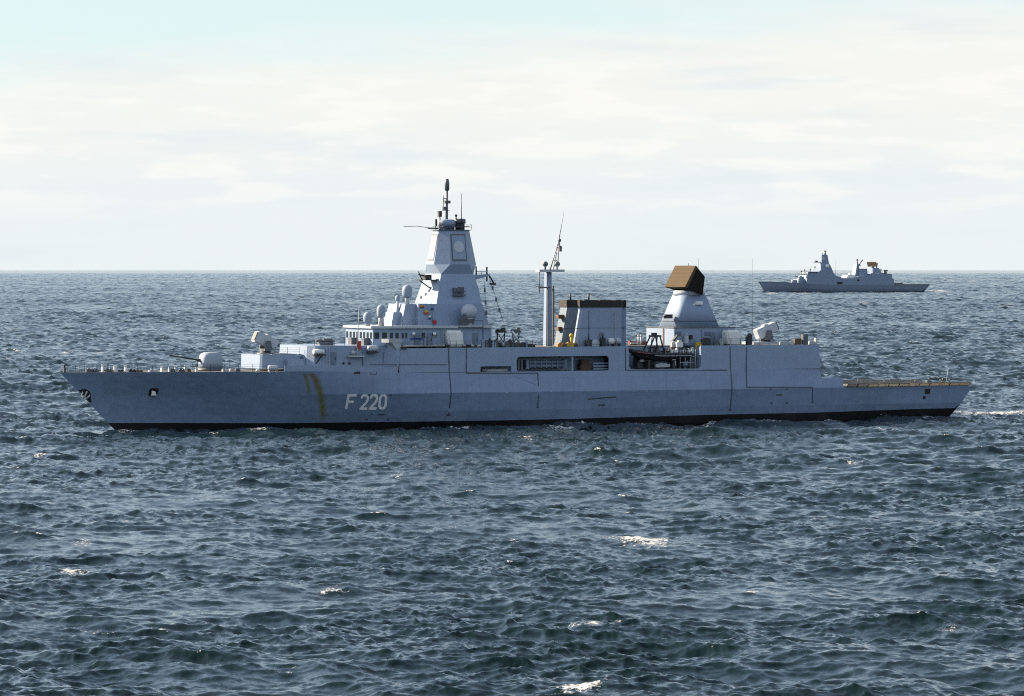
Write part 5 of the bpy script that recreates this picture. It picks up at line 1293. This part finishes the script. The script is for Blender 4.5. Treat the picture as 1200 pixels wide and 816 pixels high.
    m = MB(); m.loft([[(tx0, -3.6, zb), (tx1, -3.6, zb), (tx1, 3.6, zb), (tx0, 3.6, zb)], [(X(961.8, -3), -3.0, zm), (X(973.4, -3), -3.0, zm), (X(973.4, -3), 3.0, zm), (X(961.8, -3), 3.0, zm)], [(u0, -2.2, Z(967, 309, 0)), (X(971.3, -2), -2.2, Z(967, 309, 0)), (X(971.3, -2), 2.2, Z(967, 309, 0)), (u0, 2.2, Z(967, 309, 0))], [(u0+.3, -1.9, zt), (u1, -1.9, zt), (u1, 1.9, zt), (u0+.3, 1.9, zt)]])
    tw = m.build('tower_mast', 'farpaint', far_ship)
    x, z = S(967, 295.5, 0); m = MB(); m.tube((x, 0, zt-.1), (x, 0, z+.2), .7, 10, .45); m.ball((x, 0, z+.5), .8, n=12); m.build('top_sensor', 'mid', tw)
    x, z = S(963, 297, 0); m = MB(); m.ball((x, -.8, z), .6, n=10); m.tube((x, -.8, zt-.2), (x, -.8, z), .3); m.build('top_radome', 'white', tw)
    x, z = S(969.2, 312, -3.2); m = MB(); m.ball((x, -3.6, z), 1.5, n=16); m.build('radome', 'white', tw)
    x, z = S(957, 307, 0); m = MB(); m.box(x-2.5, X(963, 0), -1.2, 1.2, z-.6, z-.2); m.box(x-1.4, x+.6, -.8, .8, z-.2, z+.9); m.build('fore_platform', 'mid', tw)
    x, z = S(965, 303, -2.1); m = MB(); m.box(x-1.0, x+1.0, -2.25, -1.9, z-1.2, z+1.2); m.build('array_face', 'pale', tw)
    for px, py in ((955, 314), (949.5, 316.8), (943, 317.5), (939, 319)):
        x, z = S(px, py, -2); m = MB(); m.tube((x, -2, z-1.6), (x, -2, z+.4), .25, 6); m.ball((x, -2, z+.6), .6, n=10); m.build('roof_aerial', 'mid', br)
    x, z = S(979.5, 305, -2); m = MB(); m.tube((x, -2, Z(979, 323, -2)), (x, -2, z), .16, 6, .08); m.build('whip_antenna', 'mid', far_ship)
    # shade of side openings painted on black boxes, and equipment amidships
    x0, z0 = S(981, 333.2, -8.0); x1, z1 = S(987, 331.2, -8.0); m = MB(); m.box(x0, x1, -8.55, -7.4, z0, z1+.5); m.build('side_opening', 'soot', body)
    x0, z0 = S(1004.5, 329.6, -8.0); m = MB(); m.box(x0, x0+1.6, -8.35, -7.4, z0, z0+1.2); m.build('side_opening', 'soot', body)
    fbox('missile_house', 992, 1001.5, 322.5, 326.4, -5, 10, 'white', fs=.3)
    x, z = S(996, 322, 0); m = MB(); m.ball((x, 0, z), 1.4, n=12); m.build('radome', 'white', far_ship)
    # funnel
    fu, Fb = fbox('funnel', 1007, 1016.8, 315.6, 325.2, -4.6, 8.6, 'farpaint', fs=.06, as_=.06, ss_=.05)
    m = MB(); m.box(Fb[0]+.35, Fb[1]-.35, -4.2, 3.6, Fb[3]-.5, Fb[3]+.35); m.build('funnel_cap', 'soot', fu)
    ap, _ = fbox('after_mast', 1001.5, 1006.5, 309.5, 326, -2.4, 7.2, 'farpaint', fs=.18, as_=-.03)
    x, z = S(1005.5, 307, 0); m = MB(); m.tube((x, 0, z-5), (x-.8, 0, z+1.3), .55, 8); m.tube((x+.6, 0, z-2.6), (x+3.4, 0, z+1.0), .4, 8); m.ball((x-.8, 0, z+1.5), .75, n=10); m.ball((x+3.4, 0, z+1.2), .55, n=10); m.box(x-1.2, x+2.0, -1, 1, z-3.0, z-2.2); m.build('mast_aerials', 'mid', ap)
    # after radar tower with its antenna
    rt, Rb = fbox('radar_tower', 1022.5, 1035.5, 314.2, 324.5, -4.2, 8.0, 'farpaint', fs=.04, as_=.55, ss_=.1)
    x, z = S(1022.5, 309.8, -1); 
    mt = Matrix.Translation((x, 0, z)) @ Matrix.Rotation(R(-52), 4, 'Z') @ Matrix.Rotation(R(20), 4, 'X')
    m = MB(); m.box(-3.9, 3.9, -.35, .35, -1.9, 1.9); an = m.build('radar_antenna', 'netbrown', far_ship, matrix=mt)
    m = MB(); m.loft([[(-3.4, .36, -1.6), (3.4, .36, -1.6), (3.4, .36, 1.6), (-3.4, .36, 1.6)], [(-2.6, 1.7, -1.4), (2.6, 1.7, -1.4), (2.6, 1.3, 1.0), (-2.6, 1.3, 1.0)]]); m.build('antenna_back', 'radark', an, matrix=mt)
    m = MB(); m.lathe((x+.5, 0, Rb[3]-.1), [(1.4, 0), (1.3, .5), (.9, z-1.9-Rb[3]+.4)], 14); m.build('antenna_pivot', 'mid', an)
    x, z = S(1027, 308.5, 0); m = MB(); m.tube((x, 0, Rb[3]-.5), (x+.8, 0, z), .5, 8); m.build('pole', 'dark', rt)
    hg, Hb = fbox('hangar', 1019, 1046.5, 321.0, 334.3, -8.0, 16, 'farpaint', as_=.12, ss_=.04)
    x, z = S(1037, 320, 0); m = MB(); m.lathe((x, 0, Hb[3]-.1), [(1.6, 0), (1.6, 1.0), (.9, 2.2), (.7, 3.0)], 14); m.box(x-1.2, x+2.0, -.9, .9, Hb[3]+1.8, Hb[3]+3.0); m.build('gun_turret', 'mid', hg)
    x, z = S(1031.5, 318, 0); m = MB(); m.ball((x, 0, z+1.0), 1.2, n=12); m.tube((x, 0, z-2), (x, 0, z+.5), .5); m.build('radome', 'white', hg)
    m = MB(); x0 = X(1050, -7); x1 = X(1089, -7); m.box(x0, x1, -7.3, -7.0, zfl+.02, zfl+.7); m.build('deck_edge_net', 'net', far_ship)
    m = MB(); x0 = X(1050, -4); x1 = X(1057, -4); m.box(x0, x1, -5, 2, zfl+.02, zfl+1.3); m.build('deck_tractor', 'dark', far_ship)
M['netbrown'] = paint('faded_orange_brown', (0.42, 0.24, 0.15), 0.6)
build_far()
build_sea()
